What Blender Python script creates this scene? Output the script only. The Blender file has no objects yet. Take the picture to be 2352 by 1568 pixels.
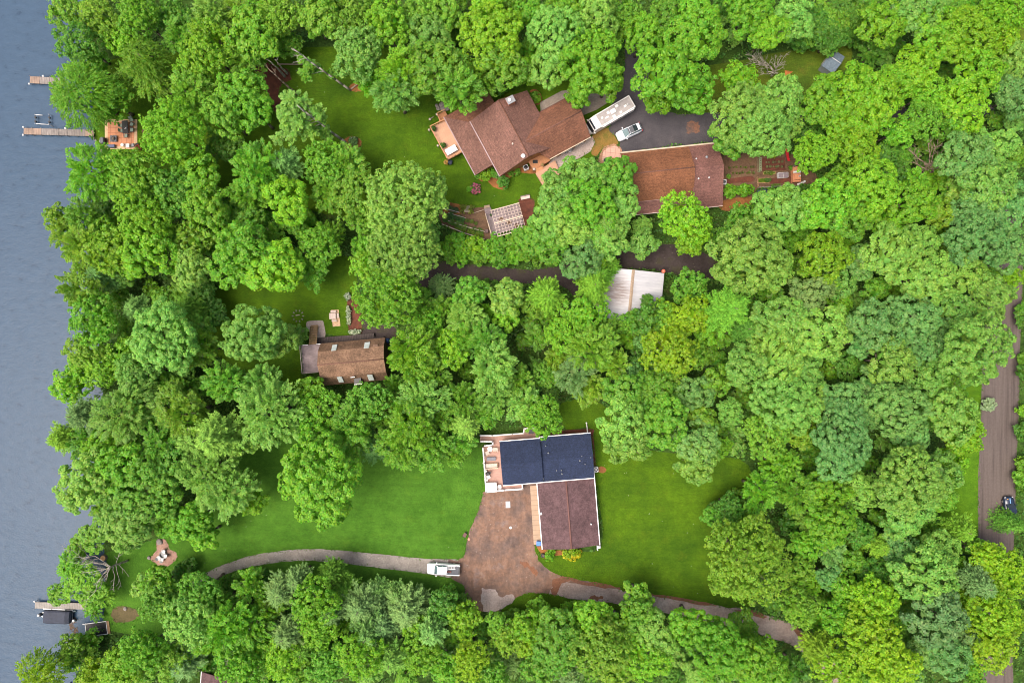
import bpy, math, random
import numpy as np
from mathutils import Vector, Matrix
from mathutils.geometry import tessellate_polygon

random.seed(7)
RNG = np.random.default_rng(11)
S = bpy.context.scene
COL = S.collection
H = 124.0           # flying height of the camera in metres
F = 1562.0          # focal length in units of the 2352-wide picture
PI = math.pi

# ------------------------------------------------------------------ helpers
def W(px, py, z=0.0):
    return Vector(((px - 1176) * (H - z) / F, (784 - py) * (H - z) / F, z))
def tile(ox, oy, k=1/3.0):
    return lambda x, y: (ox + x * k, oy + y * k)
TA, TB, TC = tile(0, 0), tile(784, 0), tile(1568, 0)
TD, TE, TF = tile(0, 523), tile(784, 523), tile(1568, 523)
TG, TH, TI = tile(0, 1045), tile(784, 1045), tile(1568, 1045)
Zpat = tile(45.9, 153.1, .13037)     # tiled patio by the lake
Zh1 = tile(972.3, 199.06, .18229)    # red-brown house
Zrv = tile(1316.9, 183.75, .16276)   # asphalt court
Zgar = tile(1378.1, 321.56, .13021)  # long garage
Zveg = tile(1607.8, 306.25, .12369)  # vegetable garden
Zper = tile(980, 428.75, .11719)     # pergola
Zpav = tile(1362.8, 597.2, .09767)   # metal roofed pavilion
Zcab = tile(673.75, 658.4, .15625)   # cabin
Zh3 = tile(1087.2, 972.3, .13037)    # blue roofed house
Zlak = tile(61.25, 1194.4, .19531)   # lower shore
Zshd = tile(1669.06, 91.9, .13037)   # shed
Zlean = tile(566.6, 76.6, .16598)    # leaning trees

def tag(o, label=None, cat=None, group=None, kind=None):
    if label: o['label'] = label
    if cat: o['category'] = cat
    if group: o['group'] = group
    if kind: o['kind'] = kind
    return o
def empty(name, loc, rz=0.0):
    o = bpy.data.objects.new(name, None); COL.objects.link(o)
    o.location = loc; o.rotation_euler = (0, 0, rz); o.empty_display_size = .3
    return o
def thing(name, label, cat, loc, rz=0.0, group=None):
    return tag(empty(name, loc, rz), label, cat, group)
def copy_tree(o, parent=None):
    c = o.copy(); COL.objects.link(c)
    if parent is not None: c.parent = parent
    for ch in list(o.children): copy_tree(ch, c)
    return c
def L(root, px, py, z=0.0):
    """pixel at height z -> local point of a thing that only turns about Z"""
    w = W(px, py, z) - root.location
    a = -root.rotation_euler.z
    return Vector((w.x * math.cos(a) - w.y * math.sin(a), w.x * math.sin(a) + w.y * math.cos(a), w.z))

class MB:
    def __init__(s): s.v = []; s.f = []; s.sm = []
    def add(s, vs, fs, smooth=False):
        b = len(s.v); s.v += [tuple(v) for v in vs]
        s.f += [tuple(b + i for i in f) for f in fs]; s.sm += [smooth] * len(fs); return s
    def box(s, x0, x1, y0, y1, z0, z1):
        vs = [(x, y, z) for z in (z0, z1) for y in (y0, y1) for x in (x0, x1)]
        return s.add(vs, [(0,2,3,1),(4,5,7,6),(0,1,5,4),(1,3,7,5),(3,2,6,7),(2,0,4,6)])
    def obox(s, c, sx, sy, z0, z1, a=0):
        ca, sa = math.cos(a), math.sin(a); vs = []
        for z in (z0, z1):
            for y in (-sy/2, sy/2):
                for x in (-sx/2, sx/2): vs.append((c[0]+x*ca-y*sa, c[1]+x*sa+y*ca, z))
        return s.add(vs, [(0,2,3,1),(4,5,7,6),(0,1,5,4),(1,3,7,5),(3,2,6,7),(2,0,4,6)])
    def rbox(s, x0, x1, y0, y1, z0, z1, b=.05):
        """box with a bevelled top and rounded plan corners"""
        def ring(e, z):
            q = b
            X0, X1, Y0, Y1 = x0+e, x1-e, y0+e, y1-e
            return [(X0+q,Y0,z),(X1-q,Y0,z),(X1,Y0+q,z),(X1,Y1-q,z),(X1-q,Y1,z),(X0+q,Y1,z),(X0,Y1-q,z),(X0,Y0+q,z)]
        rs = [ring(0,z0), ring(0,z1-b), ring(b*.6,z1)]
        return s.loft(rs)
    def loft(s, rings, cap0=True, cap1=True, smooth=False):
        n = len(rings[0]); vs = [p for r in rings for p in r]; fs = []
        for i in range(len(rings)-1):
            for j in range(n):
                k = (j+1) % n
                fs.append((i*n+j, i*n+k, (i+1)*n+k, (i+1)*n+j))
        if cap0: fs.append(tuple(reversed(range(n))))
        if cap1: fs.append(tuple((len(rings)-1)*n + j for j in range(n)))
        return s.add(vs, fs, smooth)
    def cyl(s, c, r, z0, z1, n=14, r1=None, smooth=True):
        r1 = r if r1 is None else r1
        R = lambda rr, z: [(c[0]+rr*math.cos(2*PI*i/n), c[1]+rr*math.sin(2*PI*i/n), z) for i in range(n)]
        return s.loft([R(r, z0), R(r1, z1)])
    def lathe(s, c, prof, n=18):
        return s.loft([[(c[0]+r*math.cos(2*PI*i/n), c[1]+r*math.sin(2*PI*i/n), z) for i in range(n)] for r, z in prof], smooth=True)
    def tube(s, p0, p1, r0, r1=None, n=6):
        r1 = r0 if r1 is None else r1
        p0, p1 = Vector(p0), Vector(p1); d = p1 - p0
        if d.length < 1e-5: return s
        d.normalize(); a = Vector((0,0,1)) if abs(d.z) < .9 else Vector((1,0,0))
        u = d.cross(a).normalized(); w = d.cross(u)
        R = lambda p, r: [p + (u*math.cos(2*PI*i/n) + w*math.sin(2*PI*i/n))*r for i in range(n)]
        return s.loft([R(p0, r0), R(p1, r1)], smooth=True)
    def path(s, pts, r, n=6):
        for a, b in zip(pts[:-1], pts[1:]): s.tube(a, b, r, r, n)
        return s
    def prism(s, pts, z0, z1):
        pts = [(p[0], p[1]) for p in pts]; n = len(pts)
        if sum(pts[i][0]*pts[(i+1)%n][1]-pts[(i+1)%n][0]*pts[i][1] for i in range(n)) < 0: pts = pts[::-1]
        b = len(s.v)
        s.v += [(x, y, z0) for x, y in pts] + [(x, y, z1) for x, y in pts]
        for i in range(n):
            j = (i+1) % n; s.f.append((b+i, b+j, b+n+j, b+n+i)); s.sm.append(False)
        for t in tessellate_polygon([[Vector((x, y, 0)) for x, y in pts]]):
            a, c, d = t
            x = (pts[c][0]-pts[a][0])*(pts[d][1]-pts[a][1])-(pts[c][1]-pts[a][1])*(pts[d][0]-pts[a][0])
            if x < 0: c, d = d, c
            s.f.append((b+n+a, b+n+c, b+n+d)); s.sm.append(False)
            s.f.append((b+a, b+d, b+c)); s.sm.append(False)
        return s
    def slab(s, pts, t=.16):
        """sloping roof plane: polygon of 3D points, thickened downwards"""
        n = len(pts); up = [Vector(p) for p in pts]; dn = [p - Vector((0,0,t)) for p in up]
        nz = sum(up[i].x*up[(i+1)%n].y-up[(i+1)%n].x*up[i].y for i in range(n))
        if nz < 0: up.reverse(); dn.reverse()
        fs = [tuple(range(n)), tuple(n+i for i in reversed(range(n)))]
        fs += [(i, n+i, n+(i+1)%n, (i+1)%n) for i in range(n)]
        return s.add(up+dn, fs)
    def build(s, name, mat, parent=None):
        me = bpy.data.meshes.new(name); me.from_pydata(s.v, [], s.f)
        me.polygons.foreach_set('use_smooth', s.sm); me.update()
        o = bpy.data.objects.new(name, me); COL.objects.link(o)
        if mat: me.materials.append(mat)
        if parent: o.parent = parent
        return o

def smooth_poly(pts, sub=5, jit=0.0, seed=1):
    rnd = random.Random(seed); n = len(pts); out = []
    P = [Vector((p[0], p[1], 0)) for p in pts]
    for i in range(n):
        a, b, c, d = P[i-1], P[i], P[(i+1)%n], P[(i+2)%n]
        for k in range(sub):
            t = k/sub
            q = .5*((2*b)+(c-a)*t+(2*a-5*b+4*c-d)*t*t+(3*b-a-3*c+d)*t**3)
            out.append((q.x+rnd.uniform(-jit, jit), q.y+rnd.uniform(-jit, jit)))
    return out
POLYS = []     # cleared ground in which no undergrowth stands
DRIVES = []
def sheet(name, px, z, mat, sub=5, jit=.08, clear=True, kind='structure', label=None, cat=None):
    pts = [W(x, y, z) for x, y in px]
    pts = smooth_poly([(p.x, p.y) for p in pts], sub, jit, len(px)) if sub else [(p.x, p.y) for p in pts]
    if clear: POLYS.append(np.array(pts))
    if name in ('dirt_yard', 'gravel_lane', 'worn_drive', 'asphalt_drive', 'dirt_road', 'dark_track', 'clay_circle', 'bare_earth', 'concrete_walk', 'mulch_bed', 'garden_soil', 'concrete_slab', 'paved_patio', 'brick_edging', 'patio'): DRIVES.append((name, np.array(pts)))
    m = MB()
    vs = [Vector((x, y, 0)) for x, y in pts]; fs = []
    for a, b, c in tessellate_polygon([vs]):
        if (vs[b]-vs[a]).cross(vs[c]-vs[a]).z < 0: b, c = c, b
        fs.append((a, b, c))
    m.add([(x, y, z) for x, y in pts], fs)
    o = m.build(name, mat); tag(o, label, cat, kind=kind); return o

# ------------------------------------------------------------------ materials
class NT:
    def __init__(s, name):
        m = bpy.data.materials.new(name); m.use_nodes = True; s.m = m; s.t = m.node_tree; s.n = s.t.nodes
        s.b = s.n['Principled BSDF']; s.out = s.n['Material Output']; s.tc = s.n.new('ShaderNodeTexCoord')
    def link(s, a, b): s.t.links.new(a, b)
    def noise(s, scale, detail=4, rough=.6, stretch=None, src='Object', rot=0):
        n = s.n.new('ShaderNodeTexNoise'); n.inputs['Scale'].default_value = scale
        n.inputs['Detail'].default_value = detail; n.inputs['Roughness'].default_value = rough
        mp = s.n.new('ShaderNodeMapping'); s.link(s.tc.outputs[src], mp.inputs[0]); s.link(mp.outputs[0], n.inputs['Vector'])
        if stretch: mp.inputs['Scale'].default_value = stretch
        mp.inputs['Rotation'].default_value = (0, 0, rot)
        return n.outputs['Fac']
    def wave(s, scale, axis='X', dist=0, rot=0, prof='SIN', dscale=1):
        n = s.n.new('ShaderNodeTexWave'); n.bands_direction = axis; n.wave_profile = prof
        n.inputs['Scale'].default_value = scale; n.inputs['Distortion'].default_value = dist
        n.inputs['Detail Scale'].default_value = dscale
        mp = s.n.new('ShaderNodeMapping'); s.link(s.tc.outputs['Object'], mp.inputs[0]); s.link(mp.outputs[0], n.inputs['Vector'])
        mp.inputs['Rotation'].default_value = (0, 0, rot)
        return n.outputs['Fac']
    def brick(s, scale, w, h, mortar, rot=0, off=.5):
        n = s.n.new('ShaderNodeTexBrick'); n.offset = off
        n.inputs['Scale'].default_value = scale; n.inputs['Brick Width'].default_value = w
        n.inputs['Row Height'].default_value = h; n.inputs['Mortar Size'].default_value = mortar
        n.inputs['Color1'].default_value = (.35,.35,.35,1); n.inputs['Color2'].default_value = (.75,.75,.75,1); n.inputs['Mortar'].default_value = (0,0,0,1)
        mp = s.n.new('ShaderNodeMapping'); s.link(s.tc.outputs['Object'], mp.inputs[0]); s.link(mp.outputs[0], n.inputs['Vector'])
        mp.inputs['Rotation'].default_value = (0, 0, rot)
        return n.outputs['Color']
    def ramp(s, fac, stops):
        r = s.n.new('ShaderNodeValToRGB'); e = r.color_ramp.elements
        while len(e) < len(stops): e.new(.5)
        for k, (p, c) in enumerate(stops):
            e[k].position = p; e[k].color = (*c, 1) if len(c) == 3 else c
        s.link(fac, r.inputs[0]); return r.outputs[0]
    def mix(s, fac, a, b, mode='MIX'):
        n = s.n.new('ShaderNodeMix'); n.data_type = 'RGBA'; n.blend_type = mode
        for sock, v in ((n.inputs['Factor'], fac), (n.inputs['A'], a), (n.inputs['B'], b)):
            if isinstance(v, (int, float)): sock.default_value = v
            elif isinstance(v, tuple): sock.default_value = (*v, 1)
            else: s.link(v, sock)
        return n.outputs['Result']
    def fin(s, col, rough=.8, spec=.3, bump=None, bs=.3, bd=.05, metal=0):
        if isinstance(col, tuple): s.b.inputs['Base Color'].default_value = (*col, 1)
        else: s.link(col, s.b.inputs['Base Color'])
        s.b.inputs['Roughness'].default_value = rough; s.b.inputs['Specular IOR Level'].default_value = spec
        s.b.inputs['Metallic'].default_value = metal
        if bump is not None:
            b = s.n.new('ShaderNodeBump'); b.inputs['Strength'].default_value = bs; b.inputs['Distance'].default_value = bd
            s.link(bump, b.inputs['Height']); s.link(b.outputs[0], s.b.inputs['Normal'])
        return s.m
def sc(c, k): return tuple(min(1, x*k) for x in c)
def plain(name, c, rough=.5, spec=.4, metal=0, var=.12, vs=3):
    m = NT(name); n = m.noise(vs, 5)
    return m.fin(m.ramp(n, [(.3, sc(c, 1-var)), (.7, sc(c, 1+var))]), rough, spec, metal=metal)

def grass(name, c, dark, dry, sc1=.12):
    m = NT(name)
    a = m.ramp(m.noise(sc1, 5, .6), [(.35, dark), (.62, c)])
    b = m.mix(m.ramp(m.noise(.35, 4, .7), [(.55, (0,0,0)), (.8, (.6,.6,.6))]), a, dry)
    f = m.noise(5.5, 3, .75); g = m.noise(1.6, 4, .7, (1, 2.2, 1), rot=.4)
    d = m.mix(1, b, m.ramp(f, [(.3, (.66,.66,.66)), (.7, (1.35,1.35,1.3))]), 'MULTIPLY')
    d = m.mix(1, d, m.ramp(g, [(.3, (.86,.86,.84)), (.7, (1.16,1.14,1.1))]), 'MULTIPLY')
    mw = m.noise(1.0, 3, .6, (.12, 1.3, 1), rot=.1); fl = m.noise(.55, 7, .78)
    d = m.mix(1, d, m.ramp(mw, [(.35, (.94,.945,.94)), (.65, (1.06,1.055,1.05))]), 'MULTIPLY')
    d = m.mix(1, d, m.ramp(fl, [(.36, (.74,.80,.78)), (.52, (1,1,1)), (.68, (1.25,1.16,1.2))]), 'MULTIPLY')
    return m.fin(d, .9, .15, f, .6, .12)
M = {}
M['lawn'] = grass('lawn', (0.0605,0.1248,0.0037), (0.0346,0.0829,0.0031), (0.0850,0.1185,0.0050))
M['lawn_lush'] = grass('lawn_lush', (0.0577,0.1492,0.0136), (0.0385,0.1107,0.0085), (0.0740,0.1435,0.0102))
M['lawn_shed'] = grass('lawn_shed', (.085,.125,.010), (.050,.095,.009), (.15,.11,.02))
M['verge'] = grass('verge', (.070,.165,.006), (.050,.125,.005), (.09,.155,.008))
m = NT('forest_floor'); n = m.noise(.25, 6, .7); k = m.noise(2.5, 5, .7)
a = m.ramp(n, [(.35, (.026,.055,.012)), (.55, (.045,.095,.015)), (.75, (.06,.05,.02))])
M['forest'] = m.fin(m.mix(1, a, m.ramp(k, [(.3,(.5,.5,.5)),(.7,(1.4,1.4,1.4))]), 'MULTIPLY'), .95, .1, k, .8, .2)

def soil(name, stops, s1=.3, s2=3., rough=.9, speck=None, st=None):
    m = NT(name); n = m.noise(s1, 7, .68, st); k = m.noise(s2, 5, .75)
    a = m.ramp(n, stops)
    a = m.mix(1, a, m.ramp(k, [(.28,(.68,.68,.68)),(.72,(1.3,1.3,1.3))]), 'MULTIPLY')
    if st: a = m.mix(1, a, m.ramp(m.noise(.5, 6, .7, (1.6,.35,1), rot=.08), [(.3,(.74,.72,.72)),(.5,(1,1,1)),(.7,(1.2,1.2,1.2))]), 'MULTIPLY')
    if speck:
        v = m.n.new('ShaderNodeTexVoronoi'); v.inputs['Scale'].default_value = 1.1; m.link(m.tc.outputs['Object'], v.inputs['Vector'])
        a = m.mix(m.ramp(v.outputs['Distance'], [(.05,(.9,.9,.9)),(.09,(0,0,0))]), a, speck)
    return m.fin(a, rough, .25, k, .5, .06)
M['dirt'] = soil('red_dirt', [(.30,(.068,.050,.046)),(.40,(.118,.080,.066)),(.48,(.150,.094,.071)),(.56,(.180,.105,.072)),(.64,(.168,.114,.094)),(.74,(.158,.126,.114))], .2, 1.2, .8, (.30,.26,.22), st=(1,1,1))
M['dirt2'] = soil('orange_dirt', [(.3,(0.1425,0.0720,0.0490)),(.7,(0.1950,0.0828,0.0420))], .4, 2.5)
M['gravel'] = soil('gravel', [(.3,(.15,.13,.115)),(.5,(.24,.215,.19)),(.7,(.31,.285,.255))], .25, 4, .85, (.5,.47,.43))
M['worn'] = soil('worn_asphalt', [(.3,(0.1840,0.1360,0.1120)),(.5,(0.2720,0.2120,0.1840)),(.7,(0.3440,0.2880,0.2560))], .35, 3, .8)
M['pale'] = soil('pale_concrete', [(.3,(0.2880,0.2240,0.2000)),(.6,(0.3760,0.3080,0.2800))], .5, 4, .8)
M['conc'] = soil('concrete', [(.3,(0.1980,0.1620,0.1350)),(.6,(0.2700,0.2295,0.1980))], .4, 3, .85)
M['asphalt'] = soil('asphalt', [(.3,(0.0361,0.0344,0.0414)),(.5,(0.0568,0.0516,0.0583)),(.7,(0.0817,0.0705,0.0752))], .2, 5, .7, (0.1376,0.1204,0.1222))
M['darkpath'] = soil('dark_path', [(.3,(.022,.016,.014)),(.5,(.045,.034,.033)),(.7,(.042,.042,.014))], .22, 2.5, .9, (.12,.1,.08))
M['mulch'] = soil('mulch', [(.3,(.06,.022,.016)),(.7,(.15,.05,.03))], .9, 6)
M['mulch_orange'] = soil('mulch_orange', [(.3,(.13,.055,.02)),(.6,(.27,.11,.035))], .7, 5)
M['bed'] = soil('garden_soil', [(.3,(.07,.04,.025)),(.6,(.145,.085,.05)),(.75,(.10,.10,.02))], .5, 4)
M['drygrass'] = soil('dry_grass', [(.3,(.10,.10,.015)),(.5,(.19,.12,.03)),(.7,(.28,.13,.035))], .6, 5)
m = NT('dirt_road'); w = m.noise(.16, 5, .6, (9,.25,1)); k = m.noise(3, 5, .7)
a = m.ramp(w, [(.3,(0.0508,0.0385,0.0353)),(.42,(0.0804,0.0631,0.0571)),(.55,(0.1066,0.0853,0.0756)),(.66,(0.0943,0.0722,0.0647)),(.78,(0.1107,0.0672,0.0504))])
M['road'] = m.fin(m.mix(1, a, m.ramp(k, [(.3,(.85,.85,.85)),(.7,(1.15,1.15,1.15))]), 'MULTIPLY'), .8, .25, k, .3, .05)
m = NT('lake_water')
r1 = m.noise(.55, 5, .62, (1,1.7,1), rot=.5); r2 = m.noise(2.6, 3, .6, (1,2.0,1), rot=.35); r3 = m.noise(.012, 4, .5)
mm = m.n.new('ShaderNodeMath'); mm.operation = 'ADD'; m.link(r1, mm.inputs[0])
m2 = m.n.new('ShaderNodeMath'); m2.operation = 'MULTIPLY'; m2.inputs[1].default_value = .45; m.link(r2, m2.inputs[0]); m.link(m2.outputs[0], mm.inputs[1])
rp = m.ramp(r3, [(.35,(0.0368,0.0681,0.1118)),(.65,(0.0464,0.0779,0.1230))])
rr = m.ramp(r1, [(.30,(.72,.73,.76)),(.39,(.96,.96,.96)),(.7,(1.08,1.08,1.08))])
M['water'] = m.fin(m.mix(1, rp, rr, 'MULTIPLY'), .22, .22, mm.outputs[0], .18, .3)
m.b.inputs['IOR'].default_value = 1.33

def shingle(name, c1, c2, axis='Y', rows=.9, spk=7, dirt=.25):
    m = NT(name); n = m.noise(spk, 2, .6); b = m.noise(.35, 5, .65)
    w = m.wave(.72*rows, axis, .5, prof='SAW', dscale=3); fine_ = m.noise(spk*.33, 3, .7)
    a = m.ramp(n, [(.34, c1), (.66, c2)])
    a = m.mix(1, a, m.ramp(fine_, [(.33, (.78,.78,.78)), (.67, (1.22,1.22,1.22))]), 'MULTIPLY')
    a = m.mix(1, a, m.ramp(b, [(.3, (1-dirt,)*3), (.7, (1+dirt,)*3)]), 'MULTIPLY')
    a = m.mix(.5, a, m.mix(1, a, m.ramp(w, [(0,(.66,.66,.66)),(.25,(1.08,1.08,1.08))]), 'MULTIPLY'))
    return m.fin(a, .85, .3, n, .5, .03)
M['roof1'] = shingle('brown_shingles', (0.0950,0.0443,0.0336), (0.1852,0.0979,0.0762), 'X')
M['roof1y'] = shingle('brown_shingles_cross', (.10,.043,.026), (.20,.092,.058), 'Y')
M['roofg'] = shingle('rust_shingles', (.115,.045,.021), (.205,.088,.045), 'Y')
M['roofg2'] = shingle('plum_shingles', (.105,.048,.040), (.175,.085,.072), 'Y')
M['roof2'] = shingle('weathered_brown_shingles', (0.1079,0.0619,0.0370), (0.2117,0.1290,0.0836), 'Y', 1.2, 6, .38)
M['roof3'] = shingle('slate_blue_shingles', (0.0083,0.0145,0.0330), (0.0225,0.0340,0.0757), 'Y', 1.3, 8, .15)
M['roof3b'] = shingle('plum_ribbed_roof', (0.0680,0.0376,0.0396), (0.1024,0.0592,0.0628), 'Y', 2.2, 4, .25)
M['roofsh'] = shingle('blue_grey_shingles', (.075,.105,.135), (.125,.165,.205), 'X', 1.5, 8, .12)
def metalroof():
    m = NT('white_metal_roof'); w = m.wave(.62, 'Y', .15); st = m.noise(.3, 6, .7, (1,1,1)); st2 = m.noise(1.6, 4, .7, (.35,2.4,1))
    base = m.mix(1, m.ramp(m.noise(.5, 5, .6, (.5,1.5,1)), [(.35,(.36,.36,.385)),(.65,(.46,.455,.475))]), m.ramp(w, [(0,(.93,.93,.94)),(.35,(1,1,1))]), 'MULTIPLY')
    sx = m.n.new('ShaderNodeSeparateXYZ'); m.link(m.tc.outputs['Object'], sx.inputs[0])
    mr = m.n.new('ShaderNodeMapRange'); m.link(sx.outputs[0], mr.inputs[0])
    mr.inputs[1].default_value = -5.2; mr.inputs[2].default_value = .5; mr.inputs[3].default_value = 1; mr.inputs[4].default_value = 0
    vd = m.n.new('ShaderNodeVectorMath'); vd.operation = 'DISTANCE'; m.link(m.tc.outputs['Object'], vd.inputs[0]); vd.inputs[1].default_value = (-2.6, -4.0, 3.8)
    q = m.mix(1, m.ramp(st2, [(.34,(.35,.35,.35)),(.56,(1,1,1))]), m.ramp(vd.outputs['Value'], [(.0,(1,1,1)),(.02,(1,1,1))]), 'MULTIPLY')
    dv_ = m.n.new('ShaderNodeMath'); dv_.operation = 'DIVIDE'; m.link(vd.outputs['Value'], dv_.inputs[0]); dv_.inputs[1].default_value = 5.0
    q = m.mix(1, q, m.ramp(dv_.outputs[0], [(.25,(1,1,1)),(.75,(0,0,0))]), 'MULTIPLY')
    return m.fin(m.mix(q, base, (.185,.145,.135)), .45, .4, w, .4, .03)
M['metalroof'] = metalroof()
def boards(name, c1, c2, axis='X', per=.15, gap=.4, rough=.75, stain=.25):
    m = NT(name); w = m.wave(1/per/3.183, axis, 0, prof='SIN')
    n = m.noise(1.2, 5, .7, (8,1,1) if axis == 'X' else (1,8,1)); s_ = m.noise(.7, 5, .6)
    a = m.ramp(n, [(.3, c1), (.7, c2)])
    a = m.mix(1, a, m.ramp(s_, [(.3,(1-stain,)*3),(.7,(1+stain,)*3)]), 'MULTIPLY')
    a = m.mix(1, a, m.ramp(w, [(0,(gap,gap,gap)),(.16,(1,1,1))]), 'MULTIPLY')
    return m.fin(a, rough, .3, w, .3, .02)
M['deck1'] = boards('peach_deck', (.40,.225,.145), (.50,.29,.19), 'Y', .2, .82, .7, .08)
M['deck1b'] = boards('orange_deck', (.34,.155,.07), (.43,.20,.10), 'Y', .2, .75, .7, .12)
M['deck2'] = boards('mauve_deck', (.15,.115,.12), (.24,.19,.195), 'Y', .16, .75, .75, .35)
M['deck3'] = boards('pink_deck', (.30,.175,.14), (.40,.245,.20), 'Y', .18, .8, .7, .12)
M['dark_boards'] = boards('dark_boards', (.035,.026,.024), (.075,.056,.052), 'X', .3, .3)
M['walk'] = boards('tan_walk', (.31,.22,.15), (.385,.28,.20), 'Y', .9, .8, .8, .08)
M['dock'] = boards('grey_dock_boards', (.16,.14,.13), (.27,.235,.215), 'X', .3, .55, .8, .25)
M['dockrust'] = boards('rusty_dock_boards', (.20,.155,.13), (.33,.225,.165), 'X', .3, .55, .8, .25)
M['dockgrey'] = boards('pale_dock_boards', (.23,.21,.19), (.31,.285,.26), 'X', .3, .6, .8, .15)
M['cedar'] = boards('cedar_wall', (.30,.125,.05), (.40,.18,.08), 'X', .3, .75)
M['cream'] = plain('cream_paint', (.43,.36,.27)); M['white'] = plain('white_paint', (.68,.665,.655), .45, var=.04)
M['siding'] = boards('white_siding', (.70,.68,.66), (.78,.76,.74), 'Z', .2, .7, .6, .05)
M['brownwall'] = boards('brown_wall', (.10,.06,.04), (.15,.09,.06), 'X', .3, .6)
M['redwall'] = plain('dark_red_wall', (.09,.03,.025)); M['greywall'] = plain('grey_wall', (.2,.22,.24))
M['wood'] = boards('wood', (.28,.16,.08), (.40,.25,.14), 'X', .2, .7)
M['greywood'] = plain('grey_wood', (.22,.19,.17), .85); M['palewood'] = plain('pale_wood', (.50,.40,.35), .8)
M['palewood2'] = plain('cream_wood', (.58,.47,.36), .8)
M['rail_orange'] = plain('orange_rail', (.46,.23,.11), .7); M['stair'] = boards('brown_stair', (.19,.115,.055), (.28,.18,.09), 'X', .2, .7)
M['white_ceramic'] = plain('white_plastic', (.74,.73,.72), .35, var=.02)
M['glass'] = plain('dark_glass', (.02,.027,.035), .08, .8, var=.1); M['skyglass'] = plain('pale_glass', (.52,.58,.58), .15, .7, var=.05)
M['wglass'] = plain('windscreen', (.10,.16,.17), .08, .9, var=.15)
M['black'] = plain('black_plastic', (.018,.018,.02), .45); M['navy'] = plain('navy_canvas', (.022,.028,.048), .7, var=.25, vs=1.5)
M['rubber'] = plain('tyre_rubber', (.02,.02,.02), .85); M['chrome'] = plain('steel', (.55,.56,.58), .3, metal=.9)
M['grey'] = plain('grey_metal', (.21,.215,.23), .5); M['lgrey'] = plain('light_grey', (.55,.55,.56), .6)
M['dgrey'] = plain('dark_grey', (.08,.085,.10), .6); M['slab'] = plain('grey_slab', (.46,.45,.46), .8)
M['carwhite'] = plain('car_white', (.80,.81,.83), .18, .6, var=.01); M['rvwhite'] = plain('rv_white', (.58,.56,.55), .4, var=.05, vs=1.2)
M['rvroof'] = plain('rv_roof', (.34,.31,.30), .6, var=.16, vs=1.6); M['carblue'] = plain('car_blue', (.012,.022,.05), .2, .7)
M['amber'] = plain('amber_lens', (.6,.28,.03), .3); M['redlens'] = plain('red_lens', (.4,.02,.02), .3)
M['blue'] = plain('blue_plastic', (.06,.19,.55), .45); M['red'] = plain('red_plastic', (.45,.02,.03), .45)
M['orange'] = plain('orange_plastic', (.62,.16,.04), .5); M['redorange'] = plain('coral_plastic', (.75,.16,.10), .5)
M['brick'] = NT('orange_brick'); q = M['brick'].brick(3.2, .5, .25, .03); M['brick'] = M['brick'].fin(M['brick'].mix(1, (.62,.26,.14), M['brick'].ramp(q, [(0,(.5,.5,.5)),(.5,(1,1,1)),(1,(1.25,1.25,1.25))]), 'MULTIPLY'), .85)
m = NT('terracotta_pavers'); q = m.brick(1, .95, .95, .03, 0, 0); n = m.noise(.5, 5, .6)
M['pavers'] = m.fin(m.mix(1, m.ramp(n, [(.3,(.36,.15,.075)),(.6,(.45,.20,.11)),(.8,(.42,.24,.10))]), m.ramp(q, [(0,(.55,.5,.5)),(.3,(1,1,1)),(.8,(1.08,1.08,1.08))]), 'MULTIPLY'), .8)
m = NT('pink_pavers'); q = m.brick(1, .9, .9, .03, .1, 0); n = m.noise(.8, 5, .6)
M['pinkpavers'] = m.fin(m.mix(1, m.ramp(n, [(.3,(.46,.27,.21)),(.7,(.54,.34,.27))]), m.ramp(q, [(0,(.55,.45,.45)),(.3,(1,1,1)),(.8,(1.05,1.05,1.05))]), 'MULTIPLY'), .8)
M['border'] = soil('sandstone_border', [(.3,(.44,.29,.16)),(.7,(.55,.37,.24))], .9, 4, .8)
M['brickedge'] = soil('brick_edging', [(.3,(.25,.135,.085)),(.7,(.37,.21,.13))], 1.2, 5)
M['stone'] = soil('field_stone', [(.3,(.14,.12,.11)),(.7,(.30,.27,.25))], 1.2, 5)
M['bark'] = soil('bark', [(.3,(.10,.075,.055)),(.7,(.22,.18,.15))], 2, 6, .9)
M['deadbark'] = soil('bleached_bark', [(.3,(.25,.22,.185)),(.7,(.40,.365,.32))], 1.5, 6, .85)
M['deadbrown'] = soil('brown_dead_bark', [(.3,(.20,.14,.10)),(.7,(.36,.28,.21))], 1.5, 6, .85)
M['cushion'] = plain('pale_cushion', (.47,.39,.34), .9, .1); M['greencushion'] = plain('sage_mesh', (.24,.30,.25), .9, .1)
M['canvas'] = plain('white_canvas', (.66,.65,.63), .8, .1); M['copper'] = plain('rust_steel', (.16,.09,.06), .7)
M['tan'] = plain('tan_rattan', (.34,.22,.14), .8)

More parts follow.
